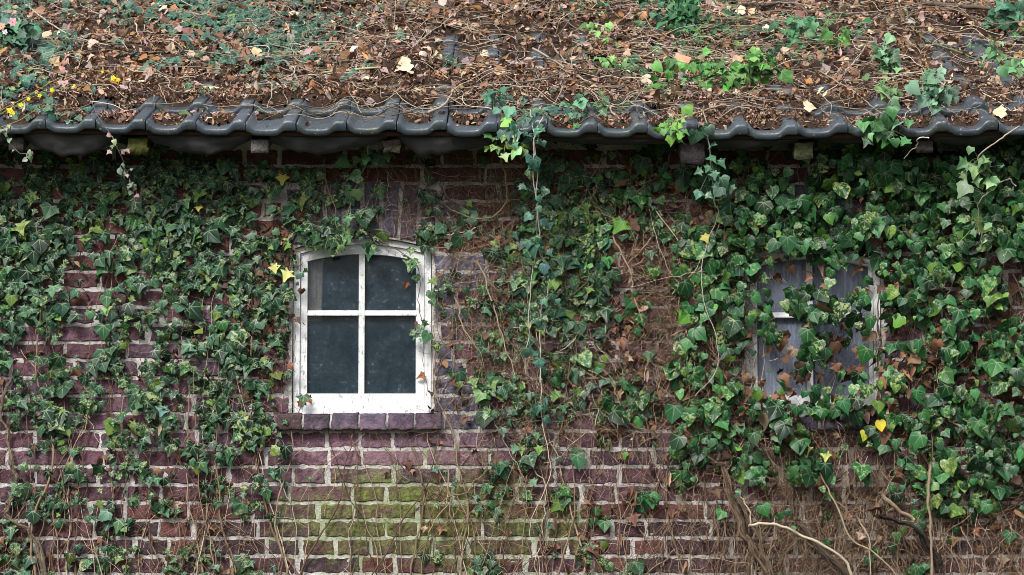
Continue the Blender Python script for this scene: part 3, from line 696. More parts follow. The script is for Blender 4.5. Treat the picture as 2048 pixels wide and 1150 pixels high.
ivies = [empty(n, (x, -.02, 0), lab, 'ivy', 'ivy climbing the brick wall') for (n, a, b, lab, x) in REG]
r = np.random.default_rng(21)
# ---- live leaves, grown in clusters along short shoots
N = 16400; px, py = pick(GG, N, r, 1.25)
cl = r.random(N) < .22                                      # drift half of them toward shoots so that clumps and gaps form
sx_ = 26*np.round((px+14*np.sin(py/47))/26)-14*np.sin(py/47)+r.normal(0, 7, N); px = np.where(cl, sx_, px)
dn = fbm(px/38, py/38, 61, 2); keep = dn > np.interp(GG[np.clip(((py-256)//64).astype(int), 0, 13), np.clip((px//64).astype(int), 0, 31)], [0, 4, 9], [.62, .45, .12])
keep &= ~(in_win(px, py, -4) & (r.random(N) < .97)); keep &= ~(in_win2(px, py) & (np.abs(px-1622) > 18) & (r.random(N) < np.where(px < 1625, .62, .50)))
keep &= ~((px > 585) & (px < 615) & (py > 500) & (py < 830) & (r.random(N) < .6))
keep &= ~((py > 500) & (py < 830) & (px > 838) & (px < 864) & (r.random(N) < .55))
keep &= ~((py < 300) & (r.random(N) < .35))
px, py = px[keep], py[keep]; n = len(px); rt = np.clip((px-1050)/300, 0, 1)
th_ = thick(px, py); dep = th_*1.25*r.random(n)**.8; pos = topos(px, py, -.006-dep)
pos[:, 2] += 0
nr = np.column_stack([r.normal(0, .48, n), -np.ones(n), .22+r.normal(0, .45, n)]); tp = np.column_stack([r.normal(0, .55, n), r.normal(0, .2, n)-.1, -np.ones(n)])
sz = (.0325+.0015*rt)*np.exp(r.normal(0, .38, n))*1.08; sz = np.clip(sz, .014, .072)
sz = np.where(py > 850, sz*(1-.12*(1-rt)), sz)
cl_ = pal(LG, [4, 5, 4, 3, 1.6, 1.5], n, .30, r); cr_ = pal(RGc, [4, 5, 4, 2.5, 1.6, 1.5], n, .30, r); col = np.where((r.random(n) < rt)[:, None], cr_, cl_)
yl = r.random(n) < .0003; col[yl] = (.42, .40, .07)
star = r.random(n) > rt*.95
for k, (nm, a, b, lab, xx) in enumerate(REG):
    mb = MB(); s = (px >= a) & (px < b)
    i = s & star; leaves(mb, ('star', 'star', 'broad'), pos[i], nr[i], tp[i], sz[i], col[i], r)
    i = s & ~star; leaves(mb, ('broad', 'heart'), pos[i], nr[i], tp[i], sz[i], col[i], r)
    mb.build('leaves', M['wleaf' if k < 2 else 'leaf'], ivies[k])
# ---- dead leaves hanging in the ivy
N = 3600; px, py = pick(BB, N, r, 1.25); kp = ~(in_win2(px, py) & (r.random(N) < .68)); px, py = px[kp], py[kp]; N = len(px); kp = ~in_win(px, py, 3); px, py = px[kp], py[kp]; n = len(px); rt = np.clip((px-1050)/300, 0, 1)
pos = topos(px, py, -.005-thick(px, py)*r.random(n)*.8); nr = np.column_stack([r.normal(0, .7, n), -np.ones(n), r.normal(.1, .6, n)]); tp = np.column_stack([r.normal(0, .7, n), r.normal(0, .4, n), -np.ones(n)])
sz = (.026+.012*rt)*np.exp(r.normal(0, .25, n)); col = pal([(.15, .075, .045), (.11, .06, .038), (.22, .12, .07), (.33, .23, .16), (.07, .042, .03)], [4, 3, 3, 1.2, 2], n, .2, r)
for k, (nm, a, b, lab, xx) in enumerate(REG):
    mb = MB(); s = (px >= a) & (px < b); leaves(mb, ('broad', 'star', 'blade'), pos[s], nr[s], tp[s], sz[s], col[s], r, 3.0)
    mb.build('dead_leaves', M['dead'], ivies[k])
# ---- stems
mbs = [MB() for _ in REG]
def reg(p): return 0 if p < 600 else 1 if p < 905 else 2 if p < 1215 else 3
def stem_walk(px, py, n, st, ang, wob, home, y0, yamp, stop=True):
    pts = []; x, y = px, py; a = ang
    for i in range(n):
        if y < 300 or (stop and 604 < x < 862 and 486 < y < 834) or (1512 < x < 1745 and 500 < y < 800 and r.random() < .5): break
        pts.append((x, y)); a += r.normal(0, wob); a += (home-a)*.12; x += math.sin(a)*st; y += math.cos(a)*st
    if len(pts) < 2: return None
    q = np.array(pts); yy = -y0-np.abs(np.cumsum(r.normal(0, yamp, len(q)))); return topos(q[:, 0], q[:, 1], np.maximum(yy, -.11))
SC = [(.24, .165, .11), (.15, .10, .065), (.34, .25, .175), (.10, .062, .042), (.48, .40, .31)]
def scol(): return np.array(SC[r.choice(5, p=[.33, .27, .18, .14, .08])])*r.uniform(.7, 1.2)
px, py = pick(TT, 8500, r, 1.6)
for i in range(len(px)):
    tang = py[i] < 870 and 850 < px[i] < 1560
    if py[i] > 870 and r.random() < (.62 if px[i] < 1300 else .0): continue
    home = r.normal(0, .25) if r.random() < (.45 if tang else .95 if py[i] > 870 else .75) else r.normal(0, 1.2)
    q = stem_walk(px[i], py[i], r.integers(4, 15), r.uniform(8, 15), home+r.normal(0, .4), .35, home, .003+(.045 if px[i] > 1150 else .022)*r.random(), .003)
    if q is None: continue
    rr = r.uniform(.0006, .0014) if r.random() < .85 else r.uniform(.0014, .0028); tube(mbs[reg(px[i])], q, rr, rr*.6, 4, scol(), cap=False)
# long climbers rising from the ground
for i in range(200):
    x0 = r.uniform(-250, 2300)
    if 590 < x0 < 860 and r.random() < .45: continue
    home = math.pi+r.normal(0, .10); yb_ = r.uniform(1180, 1300); q = stem_walk(x0, yb_, int(r.uniform(14, 55)), 15, home, .16, home, .004+.012*r.random(), .0025)
    if q is None: continue
    lowq = q[0].copy(); base = np.array([[lowq[0]+r.normal(0, .06), -.02, 0.0], [lowq[0]+r.normal(0, .03), -.02, .5*lowq[2]]]); q = np.vstack([base, q])
    rr = r.uniform(.0012, .0034) if r.random() < .8 else r.uniform(.0035, .006)
    mk = MB(); tube(mk, smooth(q, 2), rr, rr*.35, 5, scol(), .12, cap=False); mk.build('stem', M['stem'], ivies[reg(x0)])
# straw-like dry leaf stalks caught in the tangle
px, py = pick(np.where(TT >= 5, TT, 0), 15000, r, 2.4); n = len(px); kp = ~in_win(px, py, 6) & ~in_win2(px, py); px, py = px[kp], py[kp]; n = len(px)
a0 = topos(px, py, -.006-.05*r.random(n)*np.clip((px-700)/500, .4, 1)); dirs = np.column_stack([r.normal(0, 1, n), r.normal(0, .25, n), r.normal(0, 1, n)]); dirs = unit(dirs)*r.uniform(.02, .07, n)[:, None]
for i in range(n):
    m_ = a0[i]+dirs[i]*.5+r.normal(0, .004, 3); e_ = a0[i]+dirs[i]
    p3 = np.array([a0[i], m_, e_]); p3[:, 1] = np.minimum(p3[:, 1], -.003); tube(mbs[reg(px[i])], p3, r.uniform(.0005, .0010), .0005, 3, scol()*1.1, cap=False)
for k in range(4): tag(mbs[k].build('stem_tangle', M['stem'], ivies[k]), kind='stuff')
# ================================================================== IVY ON THE ROOF
RG_ = grid("""63245677651110000011475211000014
64432334652111100121132443120012
33221212321111011112320100020001
22110111211001011232110000000100""".split())
def rpick(gr, N, r):
    e = np.pad(gr, ((2, 0), (4, 4)), 'edge')**1.9; pr = (e/e.sum()).ravel(); k = r.choice(len(pr), N, p=pr); cy, cx = np.divmod(k, e.shape[1]); return (cx-4+r.random(N))*64, (cy-2+r.random(N))*64
px, py = rpick(RG_, 5200, r); nzz = fbm(px/50, py/22, 71, 2); kp = nzz > np.where(px < 700, .46, .50); px, py = px[kp], py[kp]
BL = [(500, 38, 60, 20, 90), (420, 62, 60, 16, 70), (345, 45, 40, 16, 50), (605, 70, 50, 20, 80), (540, 96, 55, 14, 50), (640, 40, 40, 16, 30), (240, 30, 60, 16, 30), (40, 95, 45, 40, 60), (120, 110, 50, 18, 25), (380, 14, 50, 12, 40), (330, 140, 30, 10, 14), (460, 130, 50, 10, 16), (1590, 70, 50, 22, 40), (1650, 45, 40, 20, 20), (1440, 60, 50, 20, 34), (1390, 90, 60, 14, 20), (1720, 60, 30, 12, 12), (1170, 20, 40, 10, 14), (20, 180, 50, 22, 34), (90, 225, 60, 16, 26), (1080, 215, 60, 14, 20), (700, 62, 20, 20, 14), (900, 120, 20, 10, 8)]
px = np.concatenate([px]+[r.normal(a, c_*.6, int(n_*1.25)) for a, b, c_, d_, n_ in BL]); py = np.concatenate([py]+[r.normal(b, d_*.6, int(n_*1.25)) for a, b, c_, d_, n_ in BL])
xu = np.array([PR(a, b) for a, b in zip(px, py)]); x, u = xu[:, 0], xu[:, 1]; n = len(x); kp = (u > .05) & (u < 3.5); x, u, px = x[kp], u[kp], px[kp]; n = len(x)
h = np.maximum(litter_h(x, u), tile_top(x, u))+r.uniform(.006, .04, n); pos = roof(x, u, h)
nr = np.column_stack([r.normal(0, .4, n), -.75+r.normal(0, .3, n), .75+r.normal(0, .3, n)]); tp = np.column_stack([r.normal(0, .8, n), -np.ones(n)*.7, -.6+r.normal(0, .4, n)])
sz = .036*np.exp(r.normal(0, .28, n))
TL = [(.022, .080, .058), (.030, .10, .070), (.045, .12, .085), (.018, .055, .035), (.10, .2, .06)]  # bluish teal shift is the sky's reflection painted into the leaf colour
col = pal(TL, [4, 4, 2.5, 2, .5], n, .18, r); gr_ = px > 1150; col[gr_] = pal(RGc, [4, 5, 3, 2, 1.2, 1], int(gr_.sum()), .18, r)
RREG = [(-600, 760, 'blue-green ivy creeping over the leaves on the left of the roof', -1.8), (760, 1230, 'few dark ivy leaves scattered on the middle of the roof near the bare tiles', 0), (1230, 2800, 'green ivy patches spreading over the right side of the roof', 1.4)]
for (a, b, lab, xx) in RREG:
    s = (px >= a) & (px < b); e_ = empty('roof_ivy', roof(xx, .8, .05), lab, 'ivy', 'ivy creeping over the roof'); mb = MB()
    leaves(mb, ('star', 'broad'), pos[s], nr[s], tp[s], sz[s], col[s], r); mb.build('leaves', M['rleaf'], e_)
    for _ in range(int(30*(b-a)/1500)+6):
        i = r.choice(np.where(s)[0]); xx_, uu_ = x[i], u[i]; an = r.uniform(0, 6.28); pts = []
        for __ in range(9): 
            pts.append((xx_, uu_)); an += r.normal(0, .4); xx_ += .04*math.cos(an); uu_ = max(.05, uu_+.055*math.sin(an))
        q = np.array(pts); hh = np.maximum(litter_h(q[:, 0], q[:, 1]), tile_top(q[:, 0], q[:, 1]))+.012; mb = MB(); tube(mb, smooth(roof(q[:, 0], q[:, 1], hh), 2), .0022, .001, 4, scol(), cap=False); mb.build('stem', M['stem'], e_)
# ================================================================== SINGLE TWIGS, STRANDS AND BRANCHES
def roof_line(pts, lift=.02, k=5, wob=.003):
    q = np.array([PR(a, b, .09) for a, b in pts]); q = smooth(q, k); h = np.maximum(litter_h(q[:, 0], q[:, 1]), tile_top(q[:, 0], q[:, 1])); kk = np.array([.2, .2, .2, .2, .2]); h = np.convolve(np.pad(h, 2, 'edge'), kk, 'valid')+lift
    # keep the traced line when raised by the litter height: shift along the slope
    q = np.array([PR(*pp, hh) for pp, hh in zip(smooth(np.array(pts, float), k), h)])
    p = roof(q[:, 0], q[:, 1], h); p[1:-1] += r.normal(0, wob, (len(p)-2, 3))*.5; return p
def twig(name, pts3, r0, r1, col, label, cat='twig', group=None, branches=(), mat='stem', knob=.12, sides=6):
    m = MB(); tube(m, pts3, r0, r1, sides, col, knob)
    for b_ in branches: tube(m, b_[0], b_[1], b_[1]*.4, 5, col, knob)
    o = m.build(name, M[mat]); recenter(o, pts3[0]); return tag(o, label, cat, group)
def side_shoots(p, n, ln, r_, up=0.0):
    out = []
    for _ in range(n):
        i = r.integers(1, len(p)-1); t = unit((p[i]-p[i-1])[None])[0]; d = t*r.uniform(.3, 1)+r.normal(0, .6, 3); d[2] += up; d = unit(d[None])[0]; L = ln*r.uniform(.5, 1.3)
        out.append((smooth(np.array([p[i], p[i]+d*L*.5+r.normal(0, L*.1, 3), p[i]+d*L+r.normal(0, L*.15, 3)]), 4), r_*r.uniform(.4, .8)))
    return out
pale = (.42, .36, .29); grey = (.24, .215, .185); tan = (.33, .24, .16); darkc = (.05, .04, .035)
RT = [([(50, 10), (110, 55), (165, 80), (220, 92)], .0035, pale, 'long pale curved twig at the top left of the roof', 2),
      ([(325, -8), (332, 14), (322, 36), (305, 50)], .005, pale, 'thick pale hooked twig at the top edge left of centre', 2),
      ([(345, 22), (400, 28), (450, 36), (478, 50), (490, 70)], .004, tan, 'pale forked twig lying in the blue-green roof ivy', 5),
      ([(118, -8), (135, 8), (160, 18)], .004, grey, 'short grey twig at the very top left of the roof', 1),
      ([(183, 40), (205, 28), (228, 20)], .006, (.12, .10, .09), 'short thick dark stick near the top left roof ivy', 0),
      ([(271, 48), (276, 68), (283, 88)], .0025, (.5, .46, .4), 'thin upright bleached twig among the left roof leaves', 0),
      ([(543, 124), (571, 120), (590, 148), (605, 174), (661, 200)], .0052, (.23, .22, .18), 'crooked grey stick with lichen pointing down to the eave left of centre', 3),
      ([(640, 144), (700, 138), (762, 132)], .006, (.36, .36, .20), 'straight stick with yellow lichen on the roof', 0),
      ([(772, 88), (774, 70), (788, 52), (819, 37), (857, 22)], .0035, (.46, .42, .37), 'bleached white twig curving up near the top centre left', 3),
      ([(772, 90), (810, 93), (850, 92), (872, 104)], .003, pale, 'bleached twig lying level below the curved white twig', 3),
      ([(832, 88), (848, 72), (870, 55), (902, 43)], .003, pale, 'thin forked twig rising beside the white curved twig', 4),
      ([(735, 165), (775, 150), (830, 153), (900, 160), (960, 156)], .0028, tan, 'long thin tan twig lying level left of the bare tiles', 2),
      ([(858, 221), (890, 205), (902, 186), (905, 178)], .005, (.40, .33, .25), 'short pale crooked twig resting on the second tile row', 1),
      ([(925, 192), (950, 172), (985, 163), (1050, 160)], .0045, (.11, .095, .085), 'dark arched twig above the eave in the centre', 1),
      ([(1050, 160), (1100, 150), (1130, 138), (1160, 150)], .004, grey, 'grey twig continuing right from the dark arched twig', 3),
      ([(1066, 93), (1120, 124), (1180, 160), (1230, 182), (1275, 205)], .0042, (.36, .29, .21), 'long straight tan twig slanting down from the bare tiles', 4),
      ([(1104, 84), (1125, 112), (1150, 135), (1200, 150)], .0038, (.28, .24, .18), 'thin grey green twig crossing the long slanting one', 2),
      ([(1190, 165), (1240, 172), (1290, 188), (1320, 200)], .0065, (.11, .09, .07), 'thick dark crooked branch end above the eave right of centre', 3),
      ([(1130, 70), (1190, 95), (1260, 90), (1330, 72)], .0028, tan, 'thin tan twig right of the bare tiles near the top', 3),
      ([(1348, 236), (1400, 215), (1450, 202), (1500, 208)], .004, (.35, .27, .19), 'long tan twig resting on the eave tiles right of centre', 3),
      ([(1240, 232), (1220, 210), (1245, 200), (1285, 193)], .004, (.42, .34, .25), 'pale looping twig among leaves just above the eave', 2),
      ([(1610, 88), (1660, 50), (1710, 28), (1750, 40)], .0035, tan, 'thin arched twig on the upper right roof', 4),
      ([(1640, 135), (1700, 172), (1735, 198), (1770, 226)], .0032, (.30, .23, .16), 'straight thin twig slanting down to the right eave', 1),
      ([(1688, 140), (1715, 112), (1732, 84)], .004, pale, 'pale twig pointing up right of the bright ivy clump', 1),
      ([(1865, 86), (1890, 70), (1950, 76), (2010, 88), (2070, 92)], .003, (.40, .33, .26), 'long pale twig across the bare tiles at the upper right', 2),
      ([(1812, 10), (1818, 40), (1835, 64), (1870, 86), (1920, 105), (1965, 122)], .0042, (.13, .19, .09), 'curved green bramble shoot at the upper right', 0),
      ([(1350, 195), (1400, 175), (1440, 180), (1480, 165)], .003, grey, 'thin grey twig beneath the big bright ivy clump', 3),
      ([(1520, 6), (1580, -2), (1620, 18), (1690, 22)], .0085, (.10, .08, .065), 'thick dark root-like branch at the top right of centre', 4),
      ([(1850, 5), (1920, 12), (1990, 20), (2050, 40)], .010, (.11, .085, .065), 'thick brown branch at the top right corner', 4),
      ([(840, 10), (868, 14), (885, 3), (890, -8)], .008, (.24, .20, .15), 'thick brown curled root at the top edge', 2)]
for pts, rad, col, lab, nb in RT:
    p = roof_line(pts, .022+rad); twig('fallen_twig' if rad < .006 else 'fallen_branch', p, rad, rad*.6, col, lab, 'twig' if rad < .006 else 'branch', 'single twigs lying on the roof', side_shoots(p, nb, .13, rad*.8, .1))
def wl(pts, ys, k=6, wob=.022):
    """line traced on the wall: pixel points with a distance ys in front of it"""
    q = smooth(np.array(pts, float), k); yy = np.interp(np.linspace(0, 1, len(q)), np.linspace(0, 1, len(ys)), ys)
    o = np.array([P(a, b, -y) for (a, b), y in zip(q, yy)]); t_ = np.arange(len(o)); w_ = np.column_stack([fbm(t_*.37+i*9, t_*0+o[0, 0]*7, 13+i)-.5 for i in range(3)])*wob; w_[0] = 0; return o+w_*np.array([1, .4, .6])
def leafy(name, lab, cat, lines, nl, size, cols, kinds=('star', 'broad'), group=None, stemcol=pale, rad=.0022, spread=.02, mat='leaf', rng_t=(0, 1), droop=.8, face=(0, -1, .35), seg=5, blooms=None):
    """a strand or clump: stems + leaves set along them"""
    base = lines[0][0]; e_ = empty(name, base, lab, cat, group); pts = []; ml = MB()
    for i, p in enumerate(lines): mb = MB(); tube(mb, p, rad*(1 if i == 0 else .8), rad*.45, 5, np.array(stemcol)*r.uniform(.85, 1.1), .08); mb.build('stem', M['stem'], e_); pts.append(p[int(len(p)*rng_t[0]):max(2, int(len(p)*rng_t[1]))])
    q = np.vstack(pts); n = nl
    if n:
        c = q[r.integers(0, len(q), n)]; off = r.normal(0, spread, (n, 3)); off[:, 1] = -np.abs(off[:, 1])*.7; pos = c+off
        for k in range(min(n, 60)): 
            if np.linalg.norm(off[k]) > .012: tube(ml, np.array([c[k], (c[k]+pos[k])/2+(0, 0, .004), pos[k]]), .0007, .0006, 3, np.array(cols[0])*1.5, cap=False)
    if n:
        f = np.array(face); nr = f+r.normal(0, .4, (n, 3)); tp = np.column_stack([r.normal(0, .5, n), r.normal(0, .3, n), -np.ones(n)*droop+r.normal(0, .3, n)])
        leaves(ml, kinds, pos, nr, tp, size*np.exp(r.normal(0, .22, n)), pal(cols, [1]*len(cols), n, .25, r), r, 1.6); ml.build('leaves', M[mat], e_)
    return e_
g1 = 'ivy strands hanging from the eave'
teal = [(.035, .12, .085), (.055, .16, .115), (.03, .09, .06)]
# double pale strand in the middle
YF = -YE+.02
leafy('hanging_strand', 'long pale twin ivy strand hanging from the eave to the right of the white window', 'ivy strand',
    [wl([(1088, 232), (1075, 262), (1068, 300), (1070, 380), (1074, 450), (1070, 505), (1061, 560), (1057, 650), (1050, 738)], [YF+.02, YF+.01, YF, .24, .16, .12, .10, .08]),
     wl([(1060, 216), (1066, 250), (1072, 320), (1076, 420), (1079, 500), (1092, 530), (1096, 590), (1080, 632), (1081, 780), (1085, 850), (1098, 905), (1096, 960), (1062, 1052), (1080, 1130), (1085, 1200)], [YF, YF, .22, .14, .10, .06, .05, .04, .04])],
    52, .033, teal, group=g1, rad=.0030, spread=.022, stemcol=(.50, .45, .38), rng_t=(.1, .62))
leafy('hanging_strand', 'thin pale strand with leaves at its top hanging down between the two windows', 'ivy strand',
    [wl([(1405, 215), (1416, 270), (1421, 330), (1428, 400), (1437, 432), (1420, 476), (1404, 545), (1410, 610), (1436, 690), (1432, 742), (1392, 792)], [YF, YF, .27, .22, .18, .15, .13, .12, .10, .09])],
    20, .040, [(.05, .14, .09), (.09, .19, .12), (.04, .11, .06)], group=g1, rad=.0024, spread=.03, stemcol=(.50, .45, .38), rng_t=(.08, .32))
leafy('hanging_strand', 'drooping branch with pale green leaves hanging at the right edge of the wall', 'ivy strand',
    [wl([(2040, 252), (2000, 280), (1958, 315), (1955, 332), (1968, 352)], [YF+.02, YF, .26, .24, .22]), wl([(2032, 372), (2020, 358), (1985, 378), (1962, 400), (1955, 420), (1958, 470)], [.2, .22, .22, .20, .18])],
    26, .040, [(.16, .28, .14), (.11, .22, .09), (.22, .33, .15)], ('star', 'broad'), g1, rad=.0034, spread=.035, mat='fleaf', rng_t=(.5, 1))
leafy('hanging_strand', 'brown looping ivy stem curling from the eave above and right of the white window', 'ivy strand',
    [wl([(997, 262), (999, 300), (1006, 335), (1014, 380), (1008, 412), (985, 434), (950, 436), (915, 425), (885, 408)], [YF-.03, .18, .10, .06, .05, .05, .05, .04])], 9, .036, [(.05, .16, .05), (.13, .27, .05)], group=g1, stemcol=(.20, .17, .09), rad=.0044, rng_t=(0, .12), spread=.025)
leafy('hanging_strand', 'short leafy ivy spray hanging just above the arch of the white window', 'ivy strand',
    [wl([(736, 288), (735, 318), (722, 350), (706, 385), (698, 420), (696, 468)], [.24, .12, .06, .05, .05, .045]), wl([(740, 318), (765, 312), (775, 305)], [.10, .09, .09])], 26, .036, [(.05, .14, .06), (.10, .20, .07), (.035, .10, .05)], group=g1, stemcol=tan, rad=.0022, rng_t=(.15, 1), spread=.03)
leafy('hanging_strand', 'thin grey twig with small silvery leaves hanging over the left eave', 'twig',
    [wl([(165, 180), (200, 235), (232, 290), (248, 330), (262, 375), (272, 415)], [YF+.04, YF+.03, YF, .28, .26, .24])], 24, .020, [(.22, .26, .20), (.14, .22, .14), (.26, .18, .19)], ('heart', 'star'), g1, stemcol=(.24, .18, .19), rad=.0016, rng_t=(.35, 1), spread=.014)
leafy('hanging_strand', 'silvery leaved twig drooping over the eave at the left edge', 'twig',
    [wl([(-30, 255), (5, 262), (20, 290), (45, 308), (64, 308)], [YF+.05, YF+.04, YF+.02, YF, YF])], 16, .020, [(.26, .29, .22), (.16, .24, .15)], ('heart', 'star'), g1, stemcol=(.3, .26, .22), rad=.0016, spread=.014)
leafy('hanging_strand', 'pale hooked bare twig dangling under the eave near the right', 'twig', [wl([(1858, 276), (1838, 275), (1832, 290), (1822, 303), (1806, 318)], [YF, YF, .28, .26, .25])], 0, .03, teal, group=g1, stemcol=(.5, .46, .38), rad=.0028)
leafy('hanging_strand', 'dark leafless vine running across the top right corner of the white window', 'vine', [wl([(752, 474), (785, 496), (820, 516), (838, 545), (836, 600), (846, 650), (848, 720), (855, 790)], [.03, .02, .015, .012, .012, .012, .012])], 12, .032, [(.04, .12, .05), (.03, .09, .04)], group=None, stemcol=(.13, .08, .06), rad=.0022, rng_t=(.25, .8), spread=.016)
leafy('hanging_strand', 'thin grey straight strand running down the lower wall left of the green moss', 'vine', [wl([(556, 950), (570, 985), (584, 1012), (589, 1080), (590, 1200)], [.02, .02, .02, .02])], 3, .03, teal, stemcol=(.40, .37, .32), rad=.0026, spread=.01)
leafy('hanging_strand', 'pale thin strand curving down the wall below right of the white window', 'vine', [wl([(972, 765), (975, 800), (992, 850), (1020, 905), (1040, 940)], [.03, .03, .02, .02])], 8, .034, [(.05, .15, .06), (.10, .22, .08)], stemcol=(.42, .38, .30), rad=.0022, spread=.014, rng_t=(0, .4))
for (pts, lab) in (([(1225, 470), (1240, 505), (1262, 545), (1265, 580), (1285, 640)], 'tan bare vine in the dry tangle between the windows'), ([(955, 515), (970, 560), (990, 620), (1010, 690), (1030, 750)], 'tan bare vine slanting down right of the white window'), ([(910, 590), (918, 620), (930, 660), (960, 705)], 'short pale crooked vine close to the right side of the white window'), ([(1398, 545), (1420, 600), (1380, 650), (1340, 672)], 'pale crooked vine bending left in the dry tangle'), ([(1910, 520), (1905, 570), (1885, 600), (1862, 625)], 'brown curved vine right of the overgrown window')):
    p = wl(pts, [.06, .05, .05, .04]); twig('bare_vine', p, .0032, .0018, (.36, .28, .19), lab, 'vine', 'bare vines on the wall', side_shoots(p, 3, .09, .002))
# woody stems
def woody(pts, ys, r0, r1, col, lab, name='woody_vine', nb=2, cat='vine', mat='bark', fib=0):
    p = wl(pts, ys, 7)
    if fib:
        m = MB(); rad = np.linspace(r0, r1, len(p)); tt = np.arange(len(p))
        for k in range(fib):
            a = r.uniform(0, 6.28)+tt*.10*r.choice([-1, 1])+(fbm(tt*.3, tt*0+k, 3)-.5)*2; d = rad*r.uniform(.3, 1.0)
            q = p+np.column_stack([np.cos(a)*d, np.sin(a)*d*.7, 0*a])+r.normal(0, .0012, p.shape)
            tube(m, q, r0*r.uniform(.18, .5), r1*r.uniform(.2, .45), 6, np.array(col)*r.uniform(.6, 1.7), .2)
        for b_ in side_shoots(p, nb*3, .2, r0*.22): tube(m, b_[0], b_[1], b_[1]*.4, 5, np.array(col)*r.uniform(.8, 2), .1)
        o = m.build(name, M[mat]); recenter(o, p[0]); return tag(o, lab, cat)
    p = p; return twig(name, p, r0, r1, col, lab, cat, None, side_shoots(p, nb, .2, r0*.3), mat, .14, 9)
woody([(28, 745), (8, 790), (0, 830), (13, 868), (22, 924), (32, 966), (22, 1000), (14, 1030), (40, 1050), (66, 1072), (90, 1150), (96, 1400)], [.02, .03, .03, .03], .007, .013, (.20, .155, .11), 'thick knotted woody ivy stem at the left edge of the wall', fib=5)
woody([(1442, 930), (1466, 1000), (1490, 1070), (1520, 1120), (1560, 1200), (1590, 1500)], [.05, .05, .05, .05], .010, .020, (.125, .085, .06), 'thick rough brown ivy trunk on the lower right wall', nb=7, fib=13)
woody([(1468, 985), (1500, 1040), (1530, 1110), (1548, 1190), (1600, 1500)], [.09, .08, .07], .005, .010, (.19, .14, .10), 'thinner woody stem running beside the thick rough ivy trunk', nb=4, fib=6)
woody([(1595, 1040), (1640, 1100), (1700, 1160), (1740, 1300)], [.05, .05, .05], .010, .016, (.10, .075, .055), 'dark woody stem in the tangle at the bottom right', nb=7, fib=9)
p = wl([(1497, 1051), (1540, 1047), (1590, 1062), (1655, 1096), (1692, 1128), (1715, 1190)], [.16, .15, .14, .12, .1], 6); twig('broken_branch', p, .0052, .0048, (.50, .42, .31), 'pale peeled broken branch arching over the tangle at the lower right', 'branch', None, side_shoots(p, 2, .1, .003), 'stem', .1, 8)
p = wl([(1500, 1050), (1499, 1020), (1480, 992)], [.16, .14, .1]); twig('broken_branch', p, .003, .002, (.40, .30, .22), 'short upright twig at the broken end of the pale peeled branch', 'branch')
p = wl([(1640, 945), (1670, 1010), (1700, 1075), (1745, 1105), (1785, 1140), (1830, 1230)], [.11, .12, .12, .1]); twig('bare_vine', p, .0036, .003, (.33, .25, .17), 'long curved tan vine below the overgrown window', 'vine', 'bare vines on the wall', side_shoots(p, 3, .12, .002))
p = wl([(1712, 1032), (1735, 1070), (1740, 1120), (1738, 1230)], [.13, .12, .1]); twig('bare_vine', p, .0032, .0028, (.38, .31, .22), 'pale upright vine at the bottom right of the pale peeled branch', 'vine', 'bare vines on the wall', side_shoots(p, 2, .1, .002))
p = wl([(1760, 984), (1790, 1012), (1826, 1040)], [.17, .16, .13], 6); twig('broken_stick', p, .0075, .0065, (.30, .22, .15), 'short straight brown stick jutting from the tangle at the lower right', 'stick', None, (), 'wood', .05, 8)
woody([(1752, 1030), (1790, 1040), (1830, 1060), (1860, 1095), (1880, 1135)], [.15, .14, .1, .07], .011, .016, (.032, .025, .021), 'black rotten branch stub beneath the straight brown stick', 'rotten_branch', 1, 'branch', 'bark', 9)
p = wl([(1862, 925), (1857, 990), (1860, 1060), (1864, 1200), (1864, 1500)], [.12, .12, .11, .08]); twig('bare_vine', p, .0048, .006, (.27, .20, .14), 'straight upright brown vine at the lower right edge', 'vine', 'bare vines on the wall', side_shoots(p, 2, .12, .002))
# ---- clumps of fresh ivy on the roof
def clump(px0, py0, n, w_, h_, lab, cols, size=.042, lift=.05, name='ivy_clump', mat='fleaf', kinds=('broad', 'star')):
    x, u = PR(px0, py0+h_*.5, .08); bh = roof_h(x, u); lines = []
    c0_ = roof(x, u, bh+.005)
    for _ in range(max(4, n//7)):
        dx = r.normal(0, w_/F*12*.36); dz = r.normal(.35, .3)*h_/F*12
        lines.append(smooth(np.array([c0_, c0_+np.array([dx*.5, -.02, lift*.9+dz*.6]), c0_+np.array([dx, -.03+r.normal(0, .02), lift*.6+dz])]), 4))
    return leafy(name, lab, 'ivy', lines, n, size, cols, kinds, 'ivy clumps standing up from the roof', (.2, .2, .1), .0022, .028, mat, (.35, 1), .9, (0, -.8, .6))
BG = [(.055, .20, .035), (.04, .14, .03), (.09, .27, .05), (.13, .30, .07)]
clump(1478, 132, 85, 130, 66, 'largest bright green ivy clump standing up from the right half of the roof', BG)
clump(1418, 128, 14, 40, 40, 'small bright ivy sprig just left of the largest clump', BG)
clump(1362, 20, 110, 110, 76, 'dense dark green ivy clump at the top edge right of centre', [(.03, .13, .05), (.045, .17, .06), (.02, .09, .04)])
clump(1345, 205, 20, 50, 46, 'small yellow green ivy sprig just above the eave tiles', [(.12, .32, .04), (.18, .38, .07), (.07, .22, .04)], .034)
clump(1345, 155, 14, 30, 44, 'bright ivy sprig above the small yellow green one', BG, .034)
clump(1775, 112, 34, 44, 60, 'upright wilted pale ivy clump, left of the pair on the right of the roof', [(.12, .24, .13), (.17, .31, .16), (.08, .17, .08)], .040)
clump(1776, 165, 12, 40, 24, 'pale yellow green ivy sprig at the foot of the left wilted clump', [(.2, .36, .14), (.1, .24, .07)], .036)
clump(1868, 165, 46, 42, 84, 'upright wilted pale ivy clump, right of the pair on the right of the roof', [(.12, .24, .15), (.17, .31, .19), (.08, .17, .10)], .040)
